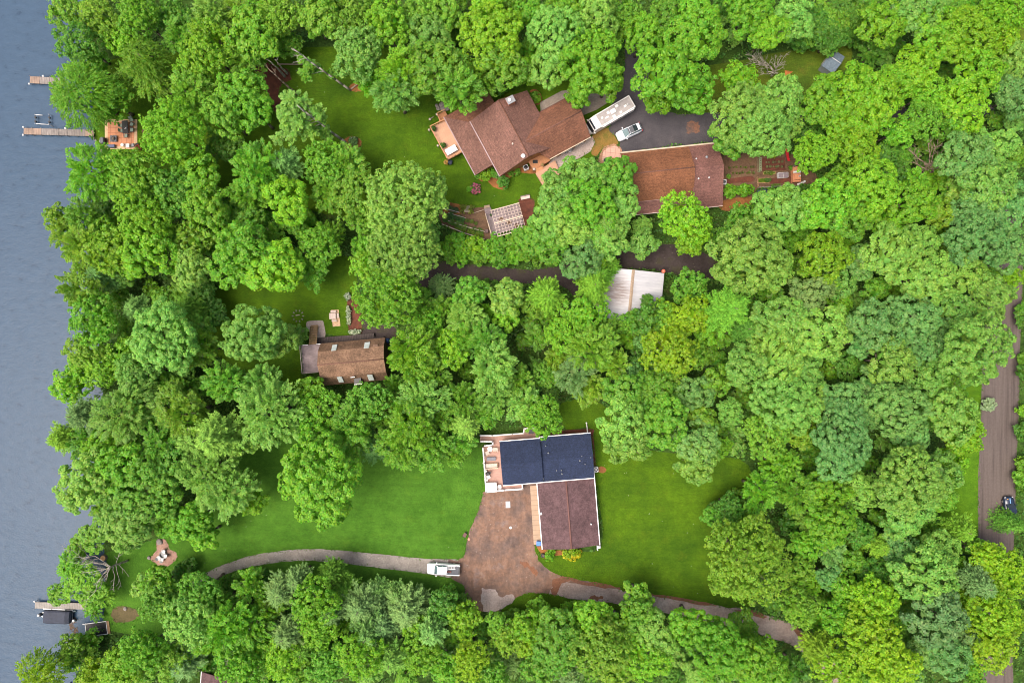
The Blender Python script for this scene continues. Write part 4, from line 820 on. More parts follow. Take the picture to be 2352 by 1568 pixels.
m.build('post', M['greywood'], pv)
p = W(1913.8, 141.1, 2.2)
sh = thing('shed', 'small shed with blue-grey shingle roof at the edge of the grass', 'shed', (p.x, p.y, 0), math.radians(-34))
m = MB(); m.box(-1.1,1.1,-1.6,1.6,0,2.15); m.add([(-1.1,-1.6,2.15),(-1.1,1.6,2.15),(-1.1,0,2.8),(1.1,-1.6,2.15),(1.1,1.6,2.15),(1.1,0,2.8)], [(0,1,2),(4,3,5)]); m.build('wall', M['greywall'], sh)
m = MB(); m.slab([(-1.27,-1.82,2.2),(1.27,-1.82,2.2),(1.27,0,2.95),(-1.27,0,2.95)],.08); m.slab([(-1.27,0,2.95),(1.27,0,2.95),(1.27,1.82,2.2),(-1.27,1.82,2.2)],.08); m.build('roof', M['roofsh'], sh)
m = MB(); m.tube((-1.27,0,2.96),(1.27,0,2.96),.05); m.build('ridge_cap', M['lgrey'], sh)
m = MB(); m.box(-1.16,-1.1,-.5,.5,0,1.9); m.build('door', M['lgrey'], sh)
p = W(*TG(1390, 1492), 2.7)
ct = thing('cottage', 'cottage with plum shingle roof half hidden by trees at the lower edge', 'house', (p.x, p.y, 0), math.radians(-4))
m = MB(); m.box(.3,6.8,-7,-.3,0,2.6); m.build('wall', M['redwall'], ct)
m = MB(); m.slab([(0,0,2.7),(0,-7.4,2.7),(3.5,-7.4,4.0),(3.5,0,4.0)]); m.slab([(3.5,0,4.0),(3.5,-7.4,4.0),(7,-7.4,2.7),(7,0,2.7)]); m.build('roof', M['roof3b'], ct)
m = MB(); m.box(-.12,0,-7.4,.1,2.55,2.74); m.build('gutter', M['white'], ct)
m = MB(); m.box(1.6,4.0,-.3,1.6,0,.25); m.box(1.6,1.72,1.5,1.62,.25,1.2); m.build('porch', M['greywood'], ct)

p = W(*Zper(1260, 470), 2.7)
pg = thing('pergola', 'pale lattice-roofed pergola over a small wooden deck beside the vegetable rows', 'pergola', (p.x, p.y, 0), math.radians(15.2))
wd, dp_ = 5.15, 4.75
m = MB()
for k in range(10): x = wd*k/9; m.box(x-.035, x+.035, -dp_, 0, 2.62, 2.67)
for k in range(10):
    y = -dp_*k/9; m.box(0, wd, y-.03, y+.03, 2.672, 2.72)
m.build('lattice', M['palewood'], pg)
m = MB(); m.box(-.08,wd+.08,-.06,.06,2.725,2.83); m.box(-.08,wd+.08,-dp_*.5-.08,-dp_*.5+.08,2.725,2.83); m.box(-.08,wd+.08,-dp_-.06,-dp_+.06,2.725,2.83); m.build('beam', M['palewood2'], pg)
for x in (.05, wd-.05):
    for y in (-.05, -dp_+.05): m = MB(); m.box(x-.06,x+.06,y-.06,y+.06,0,2.62); m.build('post', M['palewood2'], pg)
m = MB(); m.prism(poly_local(pg, [Zper(*q) for q in [(1120,410),(1240,385),(1280,470),(1800,330),(1900,740),(1380,930),(1370,985),(1265,985)]], .3), 0, .3); m.build('deck', M['deck2'], pg)
m = MB(); a, b = L(pg, *Zper(1150,530), 1.2), L(pg, *Zper(1275,960), 1.2); m.tube(a, b, .07); m.tube((a.x,a.y,0),a,.06); m.tube((b.x,b.y,0),b,.06); m.build('railing', M['palewood2'], pg)
for k in range(3):
    m = MB(); y = -1.5-k*.9; m.box(1+k*1.2, 1.9+k*1.2, y-.45, y+.3, .3, .32); m.build('floor_mat', M['bed'], pg)
# ------------------------------------------------------------------ vehicles
def hull(m, secs, smooth=False, shoulder=.86, tk=.9):
    """secs: (x, half width, z bottom, z top) -> closed body with tumblehome"""
    R = []
    for x, w, z0, z1 in secs:
        dz = z1-z0
        half = [(w*.90, z0), (w, z0+dz*.25), (w*1.0, z0+dz*.62), (w*tk, z0+dz*.9), (w*shoulder, z1)]
        R.append([(x, y, z) for y, z in half]+[(x, -y, z) for y, z in reversed(half)])
    m.loft(R, smooth=smooth); return m
def wheel(parent, x, y, r, wd):
    m = MB(); n = 18
    ring = lambda rr, yy: [(x+rr*math.cos(2*PI*i/n), yy, r+rr*math.sin(2*PI*i/n)) for i in range(n)]
    m.loft([ring(r*.62,y-wd/2), ring(r,y-wd/2+.03), ring(r,y+wd/2-.03), ring(r*.62,y+wd/2)], smooth=True); t = m.build('wheel', M['rubber'], parent)
    m = MB(); s = 1 if y > 0 else -1; m.loft([ring(r*.6, y+s*(wd/2-.05)), ring(r*.55, y+s*(wd/2+.006))]); m.build('rim', M['chrome'], t)
def mirrors(root, x, y, z, mat):
    for s in (1, -1): m = MB(); m.obox((x, s*(y+.14)), .16, .26, z, z+.17, s*.2); m.obox((x+.03, s*(y+.0)), .06, .14, z+.02, z+.09); m.build('wing_mirror', mat, root)
def suv(root, paint, roofglass=True, glass='wglass'):
    Lh = 2.38
    m = MB(); hull(m, [(-Lh,.72,.42,.88),(-Lh+.12,.86,.30,1.0),(-1.5,.94,.24,1.06),(0,.95,.22,1.04),(.95,.95,.22,1.02),(1.6,.93,.24,.97),(2.1,.86,.28,.86),(2.3,.74,.34,.74),(Lh,.60,.42,.62)], True)
    m.build('body', paint, root)
    m = MB(); hull(m, [(-2.28,.70,.98,1.02),(-2.05,.74,.98,1.50),(-1.7,.76,.98,1.64),(.05,.77,.98,1.67),(.32,.76,.98,1.62),(1.12,.80,.96,1.02)], False, .80, .88); m.build('glasshouse', M[glass], root)
    m = MB()
    for s in (1, -1):
        m.tube((.25,s*.62,1.655),(1.12,s*.75,1.05),.05); m.tube((-1.95,s*.60,1.60),(.25,s*.62,1.68),.055); m.tube((-2.25,s*.66,1.05),(-1.95,s*.60,1.58),.06); m.tube((-.5,s*.77,1.0),(-.55,s*.63,1.66),.04)
    m.build('roof_pillar', paint, root)
    m = MB(); m.slab([(-1.98,-.60,1.615),(-1.45,-.62,1.69),(-1.45,.62,1.69),(-1.98,.60,1.615)],.04); m.slab([(.08,-.62,1.705),(.34,-.60,1.66),(.34,.60,1.66),(.08,.62,1.705)],.04)
    m.slab([(-1.45,-.62,1.69),(.08,-.62,1.705),(.08,.62,1.705),(-1.45,.62,1.69)],.04)
    m.build('roof', paint, root)
    if roofglass:
        m = MB(); m.slab([(-.72,-.58,1.716),(.34,-.56,1.70),(.34,.56,1.70),(-.72,.58,1.716)],.03); m.build('sunroof', M['dgrey'], root); m = MB(); m.slab([(-1.45,-.55,1.699),(-.72,-.58,1.7155),(-.72,.58,1.7155),(-1.45,.55,1.699)],.03); m.build('sunroof', M['glass'], root)
    for s in (1, -1): m = MB(); m.tube((-1.85,s*.66,1.72),(.1,s*.67,1.76),.03); m.build('roof_rail', M['black'], root)
    for x in (1.45, -1.42):
        for s in (1, -1): wheel(root, x, s*.82, .36, .24)
    for s in (1, -1):
        m = MB(); m.obox((2.12, s*.66), .34, .22, .62, .80, -s*.35); m.build('headlight', M['lgrey'], root)
        m = MB(); m.obox((-2.30, s*.72), .14, .26, .78, .96, 0); m.build('tail_light', M['redlens'], root)
    mirrors(root, .92, .93, .98, paint)
    m = MB(); m.rbox(-2.44,-2.25,-.62,.62,.36,.60,.08); m.build('bumper', M['black'], root)
p = W(*Zrv(787, 730), .9); fr = math.radians(180+24.5)
car = thing('car', 'white estate car with dark glass roof parked on the asphalt court', 'car', (p.x, p.y, .012), fr); suv(car, plain('silver_paint', (.60,.635,.70), .2, .6, var=.01))
p = W(2319, 1170, .8); car2 = thing('car', 'dark navy car half hidden by a spruce on the dirt road', 'car', (p.x, p.y, .012), math.radians(93)); suv(car2, M['carblue'], False, 'glass')
m = MB(); m.obox((.25, 1.32), .10, .95, .35, 1.05, -.25); m.build('door', M['carblue'], car2)
m = MB(); m.obox((1.95, .35), .16, .22, .78, .92, 0); m.build('headlight', M['amber'], car2)
m = MB(); m.slab([(1.2,-.12,1.03),(2.1,-.16,.90),(2.1,.0,.90),(1.2,.0,1.03)],.02); m.build('hood_stripe', plain('pale_blue_stripe', (.20,.36,.60), .3), car2)

# pickup
p = W(1018.5, 1306.5, 1.0); pk = thing('pickup_truck', 'white pickup truck with a ladder in its open bed where the lane meets the yard', 'pickup', (p.x, p.y, .02), math.radians(180-3))
m = MB(); hull(m, [(-2.98,.90,.42,1.12),(-2.9,.97,.40,1.2),(-.7,1.0,.40,1.22),(-.69,1.0,.40,1.22),(1.0,1.0,.40,1.20),(1.5,1.0,.40,1.22),(2.6,.97,.42,1.16),(2.88,.88,.45,1.08),(2.98,.72,.5,.9)], False, .93, .97); m.build('body', M['carwhite'], pk)
m = MB(); hull(m, [(-.72,.86,1.15,1.22),(-.62,.80,1.15,1.90),(.85,.82,1.15,1.93),(1.05,.82,1.15,1.90),(1.62,.88,1.15,1.24)], False, .84, .9); m.build('glasshouse', M['wglass'], pk)
m = MB(); m.slab([(-.66,-.71,1.915),(-.66,.71,1.915),(.95,.70,1.95),(.95,-.70,1.95)],.06)
for s in (1, -1): m.tube((.95,s*.72,1.90),(1.60,s*.84,1.24),.055); m.tube((-.66,s*.70,1.90),(-.72,s*.84,1.2),.07); m.tube((.2,s*.86,1.2),(.15,s*.72,1.93),.05)
m.build('roof', M['carwhite'], pk)
m = MB(); m.slab([(-2.84,-.80,1.235),(-2.84,.80,1.235),(-.80,.80,1.235),(-.80,-.80,1.235)],.01); m.build('bed', M['dgrey'], pk)
m = MB()
for s in (1, -1): m.box(-2.92,-.74,s*.88-.08,s*.88+.08,1.22,1.34)
m.box(-2.98,-2.86,-.88,.88,.9,1.34); m.box(-.80,-.72,-.80,.80,1.22,1.34); m.build('bed_rail', M['carwhite'], pk)
m = MB(); m.box(-2.995,-2.80,-.7,.7,1.345,1.36); m.build('tailgate_cap', M['black'], pk)
for x in (1.9, -1.85):
    for s in (1, -1): wheel(pk, x, s*.86, .42, .28)
for s in (1, -1):
    m = MB(); m.obox((2.72, s*.74), .3, .24, .86, 1.04, -s*.3); m.build('headlight', M['lgrey'], pk)
    m = MB(); m.obox((-2.97, s*.86), .08, .16, .9, 1.15); m.build('tail_light', M['redlens'], pk)
mirrors(pk, 1.25, 1.02, 1.2, M['carwhite'])
ld = thing('ladder', 'white ladder lying in the bed of the pickup', 'ladder', W(1035.5, 1302.5, 1.26), math.radians(177))
for s in (1, -1): m = MB(); m.box(-.85,.85,s*.24-.04,s*.24+.04,.05,.15); m.build('rail', M['white_ceramic'], ld)
for k in range(6): m = MB(); m.box(-.72+k*.29-.035,-.72+k*.29+.035,-.2,.2,.07,.13); m.build('rung', M['white_ceramic'], ld)
bx = thing('toolbox', 'dark red toolbox in the bed of the pickup', 'box', W(1031, 1312, 1.26), math.radians(177)); m = MB(); m.rbox(-.45,.45,-.14,.14,0,.22); m.build('box', plain('dark_red_box', (.16,.05,.045), .5), bx); m = MB(); m.tube((-.2,0,.26),(.2,0,.26),.025); m.build('handle', M['black'], bx)

# motorhome
p = W(*Zrv(525, 478), 2.9); rv = thing('motorhome', 'long white motorhome with roof vents parked at the end of the house', 'motorhome', (p.x, p.y, .012), math.radians(180+30.3))
m = MB(); R = []
for x, w, z0, z1 in ((-4.55,1.14,.55,2.85),(-4.45,1.22,.45,3.0),(3.2,1.22,.45,3.0),(3.75,1.20,.45,2.78),(3.95,1.17,.45,2.5)):
    half = [(w*.96,z0),(w,z0+.3),(w,z1-.22),(w*.96,z1-.06),(w*.90,z1)]; R.append([(x,y,z) for y, z in half]+[(x,-y,z) for y, z in reversed(half)])
m.loft(R); m.build('body', M['rvwhite'], rv)
m = MB(); m.slab([(-4.3,-1.02,3.012),(2.45,-1.02,3.012),(2.45,1.02,3.012),(-4.3,1.02,3.012)],.01); m.build('roof_membrane', M['rvroof'], rv)
m = MB(); m.box(2.46,2.62,-1.06,1.06,3.0,3.05); m.build('roof_bar', M['white_ceramic'], rv)
for s in (1, -1): m = MB(); m.box(-4.4,3.1,s*1.12-.06,s*1.12+.06,2.96,3.03); m.build('roof_edge', M['white_ceramic'], rv)
m = MB(); hull(m, [(3.9,1.1,.5,1.6),(4.35,1.02,.5,1.45),(4.55,.85,.55,1.2)]); m.build('hood', M['rvwhite'], rv)
m = MB(); m.slab([(3.58,-.98,2.93),(3.58,.98,2.93),(3.86,.98,2.74),(3.86,-.98,2.74)],.02); m.build('roof_window', M['glass'], rv)
m = MB(); m.slab([(3.97,-1.05,2.42),(3.97,1.05,2.42),(4.25,1.0,1.55),(4.25,-1.0,1.55)],.03); m.build('windshield', M['glass'], rv)
for x, y, sx, sy, hh in ((-.55,-.15,.95,.75,.26),(-2.9,.15,.5,.4,.1),(-1.7,.72,.45,.4,.14),(-.3,.75,.55,.5,.12),(.9,.25,.7,.3,.08),(.3,-.35,.5,.5,.06),(1.7,-.1,.35,.35,.12),(-1.6,-.65,.6,.5,.08),(2.95,.2,.3,.3,.1)):
    m = MB(); m.rbox(x-sx/2,x+sx/2,y-sy/2,y+sy/2,3.01,3.02+hh,.05); m.build('air_conditioner' if hh > .2 else 'roof_vent', M['white_ceramic'], rv)
m = MB(); m.tube((-3.6,.35,3.1),(-3.3,.15,3.35),.05); m.obox((-3.3,.15),.5,.12,3.3,3.4,.6); m.build('antenna', M['lgrey'], rv)
m = MB(); m.box(-4.2,2.4,1.22,1.36,2.55,2.72); m.build('awning', M['white_ceramic'], rv)
for x in (-3, -1.2, .8): m = MB(); m.box(x-.45,x+.45,1.215,1.235,1.6,2.3); m.build('window', M['glass'], rv)
for x in (3.1, -2.2):
    for s in (1, -1): wheel(rv, x, s*1.02, .42, .3)
mirrors(rv, 3.85, 1.2, 1.7, M['white_ceramic'])

# ------------------------------------------------------------------ shore: docks, boat, raft
def dock(label, pxs, z, mats, mooring=()):
    a, b, wdt = W(*pxs[0], z), W(*pxs[1], z), pxs[2]
    t = thing('dock', label, 'dock', (a.x, a.y, -.3), math.atan2(b.y-a.y, b.x-a.x)); Ln = (b-a).length; zz = z+.3
    n = len(mats)
    for i, mt in enumerate(mats):
        x0, x1 = Ln*i/n+.02, Ln*(i+1)/n-.02; m = MB(); nb = max(1, round((x1-x0)/.15)); w = (x1-x0)/nb
        for k in range(nb): m.box(x0+k*w+.008, x0+(k+1)*w-.008, -wdt/2, wdt/2, zz-.04, zz)
        m.build('deck_boards', M[mt], t)
    m = MB()
    for s in (1, -1): m.box(0, Ln, s*(wdt/2-.05)-.03, s*(wdt/2-.05)+.03, zz-.2, zz-.042)
    m.build('stringer', M['greywood'], t)
    for k in range(n+1):
        for s in (1, -1): m = MB(); m.cyl((Ln*k/n, s*(wdt/2+.05)), .045, -.8, zz+.18, 8); m.build('post', M['greywood'], t)
    for x, s in mooring: m = MB(); m.lathe((x*Ln, s*(wdt/2+.14)), [(.05,zz-.1),(.16,zz),(.18,zz+.12),(.05,zz+.24)], 12); m.build('bumper', M['white_ceramic'], t)
    return t
a = Zpat(62,1137); b = Zpat(1300,1172); dock('long grey plank dock reaching from the shore by the tiled patio', (a, b, 1.15), .35, ['dockrust','dockrust','dock','dock','dock','dock','dock','dockrust'][:8], ((.0,1),(.0,-1),(.6,1)))
a = Zpat(172,232); b = Zpat(700,258); dock('short weathered dock running under the leaning shore tree above the patio dock', (a, b, 1.25), .35, ['dockrust','dock','dock'], ((.0,-1),(.45,1)))
a = Zlak(95,997); b = Zlak(700,1010); dock('pale grey plank dock beside the covered boat', (a, b, 1.15), .35, ['dockgrey','dockgrey','dockgrey'], ((.0,1),))
o = W(*Zpat(270,1010), .5); lf = thing('boat_lift', 'empty boat lift frame with white rails in the water beside the dock', 'boat lift', (o.x, o.y, -.3))
P = lambda x, y, z=.7: tuple(L(lf, *Zpat(x, y), z-.3)[:2])+(z,)
for a, b in (((270,850),(400,858)),((275,1008),(520,1022))): m = MB(); m.tube(P(*a), P(*b), .06); m.build('rail', M['white_ceramic'], lf)
for a, b in (((275,850),(278,1008)),((520,850),(520,1022))):
    m = MB(); m.tube(P(*a, .45), P(*b, .45), .05); m.build('cross_bar', M['dgrey'], lf)
    for t in (.3, .75): q = Vector(P(*a, .5)).lerp(Vector(P(*b, .5)), t); m = MB(); m.cyl((q.x,q.y), .16, .32, .68, 10); m.build('roller', M['black'], lf)
for q in ((270,850),(278,1010),(520,1022),(520,850)): v = P(*q); m = MB(); m.cyl(v[:2], .05, -.6, .95, 8); m.build('post', M['lgrey'], lf)
m = MB(); m.tube(P(530,1030), P(600,1070,.6), .06); m.build('winch_arm', M['dgrey'], lf)
# covered pontoon boat
a, b = W(*Zlak(165,1140), .9), W(*Zlak(545,1145), .9); bt = thing('pontoon_boat', 'pontoon boat under a navy cover with outboard motor moored beside the pale dock', 'boat', ((a.x+b.x)/2, (a.y+b.y)/2, -.3), math.atan2(b.y-a.y, b.x-a.x)-.03)
Lb = (b-a).length
for s in (1, -1):
    m = MB(); R = []
    for x, r in ((-Lb/2,.2),(-Lb/2+.2,.3),(Lb/2-.9,.3),(Lb/2-.1,.12)): R.append([(x, s*.88+r*math.cos(2*PI*i/12), .12+r*math.sin(2*PI*i/12)) for i in range(12)])
    m.loft(R, smooth=True); m.build('pontoon', M['chrome'], bt)
m = MB(); m.rbox(-Lb/2+.15,Lb/2-.5,-1.2,1.2,.40,.52); m.build('deck', M['grey'], bt)
m = MB(); R = []
for x, w, z in ((-Lb/2+.2,1.0,.8),(-Lb/2+.45,1.12,1.2),(-Lb/2+1.4,1.15,1.42),(0,1.15,1.25),(Lb/2-1.4,1.12,1.4),(Lb/2-.75,1.08,1.18),(Lb/2-.55,.95,.8)):
    R.append([(x,-w,.5),(x,-w,z-.12),(x,-w*.82,z-.02),(x,0,z+.1),(x,w*.82,z-.02),(x,w,z-.12),(x,w,.5)])
m.loft(R, smooth=False); m.build('cover', M['navy'], bt)
m = MB(); m.box(-Lb/2+.1,Lb/2-1.8,1.18,1.34,.45,.72); m.build('rub_rail', M['white_ceramic'], bt)
m = MB(); m.tube((-Lb/2+.25,-1.22,.6),(-Lb/2+1.3,-1.26,.6),.05); m.build('grab_rail', M['lgrey'], bt)
m = MB(); m.rbox(-Lb/2-.72,-Lb/2-.2,-.05,.42,.3,1.0,.08); mo = m.build('outboard_motor', M['black'], bt); m = MB(); m.rbox(-Lb/2-.78,-Lb/2-.45,.0,.36,1.0,1.08,.03); m.build('cowling', M['lgrey'], mo)
for y in (-.2, .5): m = MB(); m.box(-Lb/2-.25,-Lb/2+.25,y-.06,y+.06,.42,.55); m.build('motor_bracket', M['chrome'], bt)
m = MB(); m.rbox(Lb/2-.55,Lb/2-.1,-.95,-.5,.5,.62); m.tube((Lb/2-.4,-.9,.62),(Lb/2-.05,-.5,.85),.05); m.build('boarding_ladder', M['white_ceramic'], bt)
# floating raft
p = W(*Zlak(815,1280), .3); rf = thing('swim_raft', 'black mat raft with white frame and plank end tied at the shore', 'raft', (p.x, p.y, -.3), math.radians(7.2))
m = MB(); m.box(-1.9,1.85,-1.08,1.12,.25,.42); m.build('platform', M['black'], rf)
m = MB(); m.box(-1.98,1.92,1.12,1.22,.3,.50); m.box(-1.98,1.92,-1.18,-1.08,.3,.50); m.box(-1.98,-1.9,-1.08,1.12,.3,.50); m.box(1.85,1.93,-1.08,1.12,.3,.48); m.build('frame', M['white_ceramic'], rf)
m = MB(); m.box(1.95,2.4,-1.12,1.2,.3,.46); m.build('gangplank', M['wood'], rf)
for y in (-1.05, 1.1): m = MB(); m.tube((-1.98,y,.38),(-2.45,y+.08,.38),.06); m.build('bow_arm', M['white_ceramic'], rf)
for y0, x0, x1 in ((.12,-1.45,.9),(-.25,-.9,.75)): m = MB(); m.box(x0,x1,y0-.03,y0+.03,.42,.45); m.build('runner', M['greywood'], rf)
pw = W(*Zlak(895,1150), .3); po = thing('mooring_pole', 'thin white pole standing at the raft near the shore', 'pole', (pw.x, pw.y, -.4)); m = MB(); m.tube((0,0,0),(.1,.5,1.1),.04); m.build('shaft', M['white_ceramic'], po); m = MB(); m.cyl((.1,.5), .08, 1.08, 1.2, 8); m.build('cap', M['lgrey'], po)

# ------------------------------------------------------------------ furniture
def at(px, z=0): return W(*px, z)
def chair(label, loc, rz, seat, frame, group=None, sz=.55, back=.85):
    t = thing('chair', label, 'chair', loc, rz, group); h = sz/2
    m = MB(); m.rbox(-h,h,-h,h,.34,.45,.04); m.build('seat', seat, t)
    m = MB(); m.slab([(-h-.02,-h,.45),(-h-.02,h,.45),(-h-.22,h,back),(-h-.22,-h,back)],.05); m.build('backrest', seat, t)
    for s in (1,-1): m = MB(); m.box(-h,h*.9,s*(h+.04)-.03,s*(h+.04)+.03,.58,.63); m.build('armrest', frame, t)
    for x in (-h+.04, h-.04):
        for s in (1,-1): m = MB(); m.tube((x,s*(h-.02),0),(x,s*(h+.02),.6 if x > 0 else .5),.025); m.build('leg', frame, t)
    return t
def round_table(name, label, loc, r, z, mat, legmat, cat='table'):
    t = thing(name, label, cat, loc); m = MB(); m.lathe((0,0), [(r-.03,z-.05),(r,z-.03),(r,z-.01),(r-.03,z)], 24); m.build('tabletop', mat, t)
    for k in range(4): a = k*PI/2+.4; m = MB(); m.tube((r*.75*math.cos(a),r*.75*math.sin(a),0),(r*.55*math.cos(a),r*.55*math.sin(a),z-.05),.03); m.build('leg', legmat, t)
    return t
def potted(label, loc, r, pot, col, name='potted_plant', cat='plant', s=1.0):
    t = thing(name, label, cat, loc); m = MB(); m.lathe((0,0), [(r*.55,0),(r*.75,.35*s),(r*.8,.4*s),(r*.65,.4*s),(.02,.36*s)], 14); m.build('pot', pot, t)
    rng = np.random.default_rng(int(r*1000)); d = dome(30, -.1, rng); V = blob_clusters(d*r*.75+np.array([0,0,.4*s+r*.5]), d, np.full(30, r*.35), 10, r*.28, r*.16, rng)
    me = quad_mesh('foliage', V, M['leaf']); o = bpy.data.objects.new('foliage', me); COL.objects.link(o); o.parent = t; o.color = (*col, 1); return t
def stone(label, px, r, grp, z=0):
    t = MB(); rnd = random.Random(int(px[0]*13+px[1])); n = 9
    R = [[(rr*r*math.cos(2*PI*i/n)*rnd.uniform(.85,1.15), rr*r*math.sin(2*PI*i/n)*rnd.uniform(.85,1.15), zz*r) for i in range(n)] for rr, zz in ((.9,-.1),(1,.2),(.75,.5),(.3,.62))]
    t.loft(R, smooth=True); o = t.build('rock', M['stone'], None); o.location = W(*px, z); tag(o, label, 'rock', grp); return o
# patio by the lake
pz = .036
t = thing('patio_table', 'long dark dining table with a small gap at mid-top on the tiled patio', 'table', at(Zpat(1890,1085), pz), .08)
m = MB(); m.rbox(-.55,.55,-1.15,1.15,.68,.73,.03); m.build('tabletop', M['black'], t)
for x in (-.4,.4):
    for y in (-.95,.95): m = MB(); m.tube((x,y,0),(x,y,.68),.035); m.build('leg', M['dgrey'], t)
cy = thing('umbrella', 'closed grey parasol lying across the dark patio table', 'umbrella', at(Zpat(1870,1085), pz+.76), .5); m = MB(); m.lathe((0,0), [(.05,0),(.12,.05),(.1,.1),(.03,.14)], 10); m.build('base', M['lgrey'], cy); m = MB(); m.tube((-.3,.0,.05),(.3,.12,.06),.05,.03); m.build('canopy', M['lgrey'], cy)
for q, a, w in (((1820,1050),0,'left of the dark patio table, upper one'),((1825,1140),0,'left of the dark patio table, lower one'),((1890,1225),PI/2,'at the lower end of the dark patio table'),((1990,1130),PI,'right of the dark patio table, lower one'),((1990,1030),PI-.5,'right of the dark patio table, upper one, turned outward'),((1985,950),-1.2,'in the upper right corner of the tiled patio')):
    chair('sage mesh chair '+w, at(Zpat(*q), pz), a, M['greencushion'], M['dgrey'], 'chairs round the patio table', .6)
t = thing('fire_pit', 'square dark metal fire pit on the tiled patio', 'fire pit', at(Zpat(1665,1280), pz)); m = MB(); m.lathe((0,0), [(.35,.1),(.5,.38),(.52,.42),(.40,.42),(.3,.3),(.02,.28)], 4); m.build('bowl', M['black'], t); m = MB(); m.obox((0,0),1.15,1.15,.34,.38); m.build('rim', M['dgrey'], t)
for a in range(4): m = MB(); m.tube((.5*math.cos(a*PI/2+.785),.5*math.sin(a*PI/2+.785),0),(.45*math.cos(a*PI/2+.785),.45*math.sin(a*PI/2+.785),.35),.03); m.build('leg', M['dgrey'], t)
m = MB()
for k in range(4): m.tube((-.25,-.2+k*.13,.45),(.25,-.15+k*.11,.47),.06)
m.build('logs', M['bark'], t)
t = thing('grill', 'dark barbecue grill at the lake-side edge of the tiled patio', 'grill', at(Zpat(1500,1325), 0.01)); m = MB(); m.rbox(-.36,.36,-.6,.6,.7,1.1,.16); m.build('lid', M['dgrey'], t); m = MB(); m.box(-.32,.32,-.58,.58,.1,.68); m.build('cabinet', M['black'], t); m = MB(); m.tube((-.42,-.4,.92),(-.42,.4,.92),.03); m.build('handle', M['chrome'], t)
t = thing('bench', 'dark blue cushioned bench on the lower edge of the tiled patio', 'bench', at(Zpat(1620,1412), pz)); m = MB(); m.rbox(-.75,.75,-.3,.3,.35,.5,.06); m.build('cushion', plain('slate_cushion', (.09,.11,.19), .9), t); m = MB(); m.box(-.8,.8,-.36,-.3,.3,.85); m.build('backrest', M['dgrey'], t)
for x in (-.68,.68):
    for y in (-.25,.25): m = MB(); m.box(x-.03,x+.03,y-.03,y+.03,0,.35); m.build('leg', M['dgrey'], t)
round_table('side_table', 'small round glass-topped side table on the patio edge', at(Zpat(1825,1390), pz), .3, .5, M['skyglass'], M['dgrey'])
chair('white plastic chair on the lower edge of the tiled patio', at(Zpat(1920,1400), pz), PI/2, M['white_ceramic'], M['white_ceramic'], None, .62)
chair('grey metal chair right of the white plastic patio chair', at(Zpat(2005,1395), pz), PI/2+.3, M['grey'], M['dgrey'], None, .55)
round_table('stool', 'black round stool at the right end of the patio edge', at(Zpat(2085,1390), .01), .33, .45, M['black'], M['black'], 'stool')
potted('dark flower pot with red flowers beside the patio corner', at(Zpat(2130,1440), .01), .5, M['copper'], (.25,.06,.04))
t = thing('fire_bowl', 'rusty round fire bowl on the grass right of the tiled patio', 'fire bowl', at(Zpat(2212,1150), .01)); m = MB(); m.lathe((0,0), [(.1,.15),(.38,.32),(.45,.45),(.40,.45),(.3,.34),(.02,.25)], 18); m.build('bowl', M['copper'], t)
for k in range(3): m = MB(); m.tube((.4*math.cos(k*2.1),.4*math.sin(k*2.1),0),(.25*math.cos(k*2.1),.25*math.sin(k*2.1),.3),.03); m.build('leg', M['black'], t)
for k, q in enumerate([(1335,1300),(1340,1360),(1380,1440),(1300,1250),(1430,1480)]): stone('grey shoreline rock below the dock root, number of several along the bank'.replace(', number of several along the bank',''), Zpat(*q), .22+.05*(k%3), 'rocks along the bank', 0)
# house 1 decks
hz = 1.2
t = thing('patio_table', 'white rectangular table on the peach deck of the red-brown house', 'table', at(Zh1(355,812), hz), math.radians(30)); m = MB(); m.rbox(-1.05,1.05,-.58,.58,.68,.74,.03); m.build('tabletop', M['white_ceramic'], t)
for x in (-.9,.9):
    for y in (-.45,.45): m = MB(); m.tube((x,y,0),(x,y,.68),.035); m.build('leg', M['lgrey'], t)
potted('leafy potted plant in the upper corner of the peach deck', at(Zh1(138,545), hz), .42, M['copper'], (.07,.15,.03))
potted('leafy potted plant beside the white table on the peach deck', at(Zh1(252,752), hz), .48, M['copper'], (.09,.19,.03))
for q, w in (((75,550),'upper left corner'),((185,748),'left edge'),((172,355),'upper small section')):
    t = thing('lamp', f'small pale lantern on the railing at the {w} of the peach deck', 'lamp', at(Zh1(*q), 1.0)); m = MB(); m.cyl((0,0), .05, -1, .1, 8); m.build('post', M['greywood'], t); m = MB(); m.lathe((0,0), [(.12,.1),(.2,.18),(.2,.34),(.05,.45)], 12); m.build('lamp_shade', M['cushion'], t)
t = thing('garden_ornament', 'cream spotlight on a stake lying at the upper corner of the peach deck', 'ornament', at(Zh1(105,400), .1), .6); m = MB(); m.tube((-.3,0,.1),(.45,.0,.15),.05); m.build('stake', M['cushion'], t); m = MB(); m.lathe((-.35,0), [(.08,0),(.24,.12),(.2,.25),(.04,.3)], 10); m.build('head', M['cushion'], t)
potted('yellow flowers in a pot at the foot of the peach deck', at(Zh1(292,965), .01), .42, M['copper'], (.55,.36,.10)); potted('slate blue planter right of the yellow flowers below the peach deck', at(Zh1(342,965), .01), .4, M['dgrey'], (.07,.085,.14))
t = thing('air_conditioner', 'square grey air conditioner unit below the house landing steps', 'air conditioner', at(Zh1(1292,1030), .01), .4); m = MB(); m.rbox(-.45,.45,-.45,.45,0,.85,.05); m.build('casing', M['lgrey'], t); m = MB(); m.lathe((0,0), [(.36,.851),(.36,.87),(.05,.88)], 18); m.build('fan', M['black'], t)
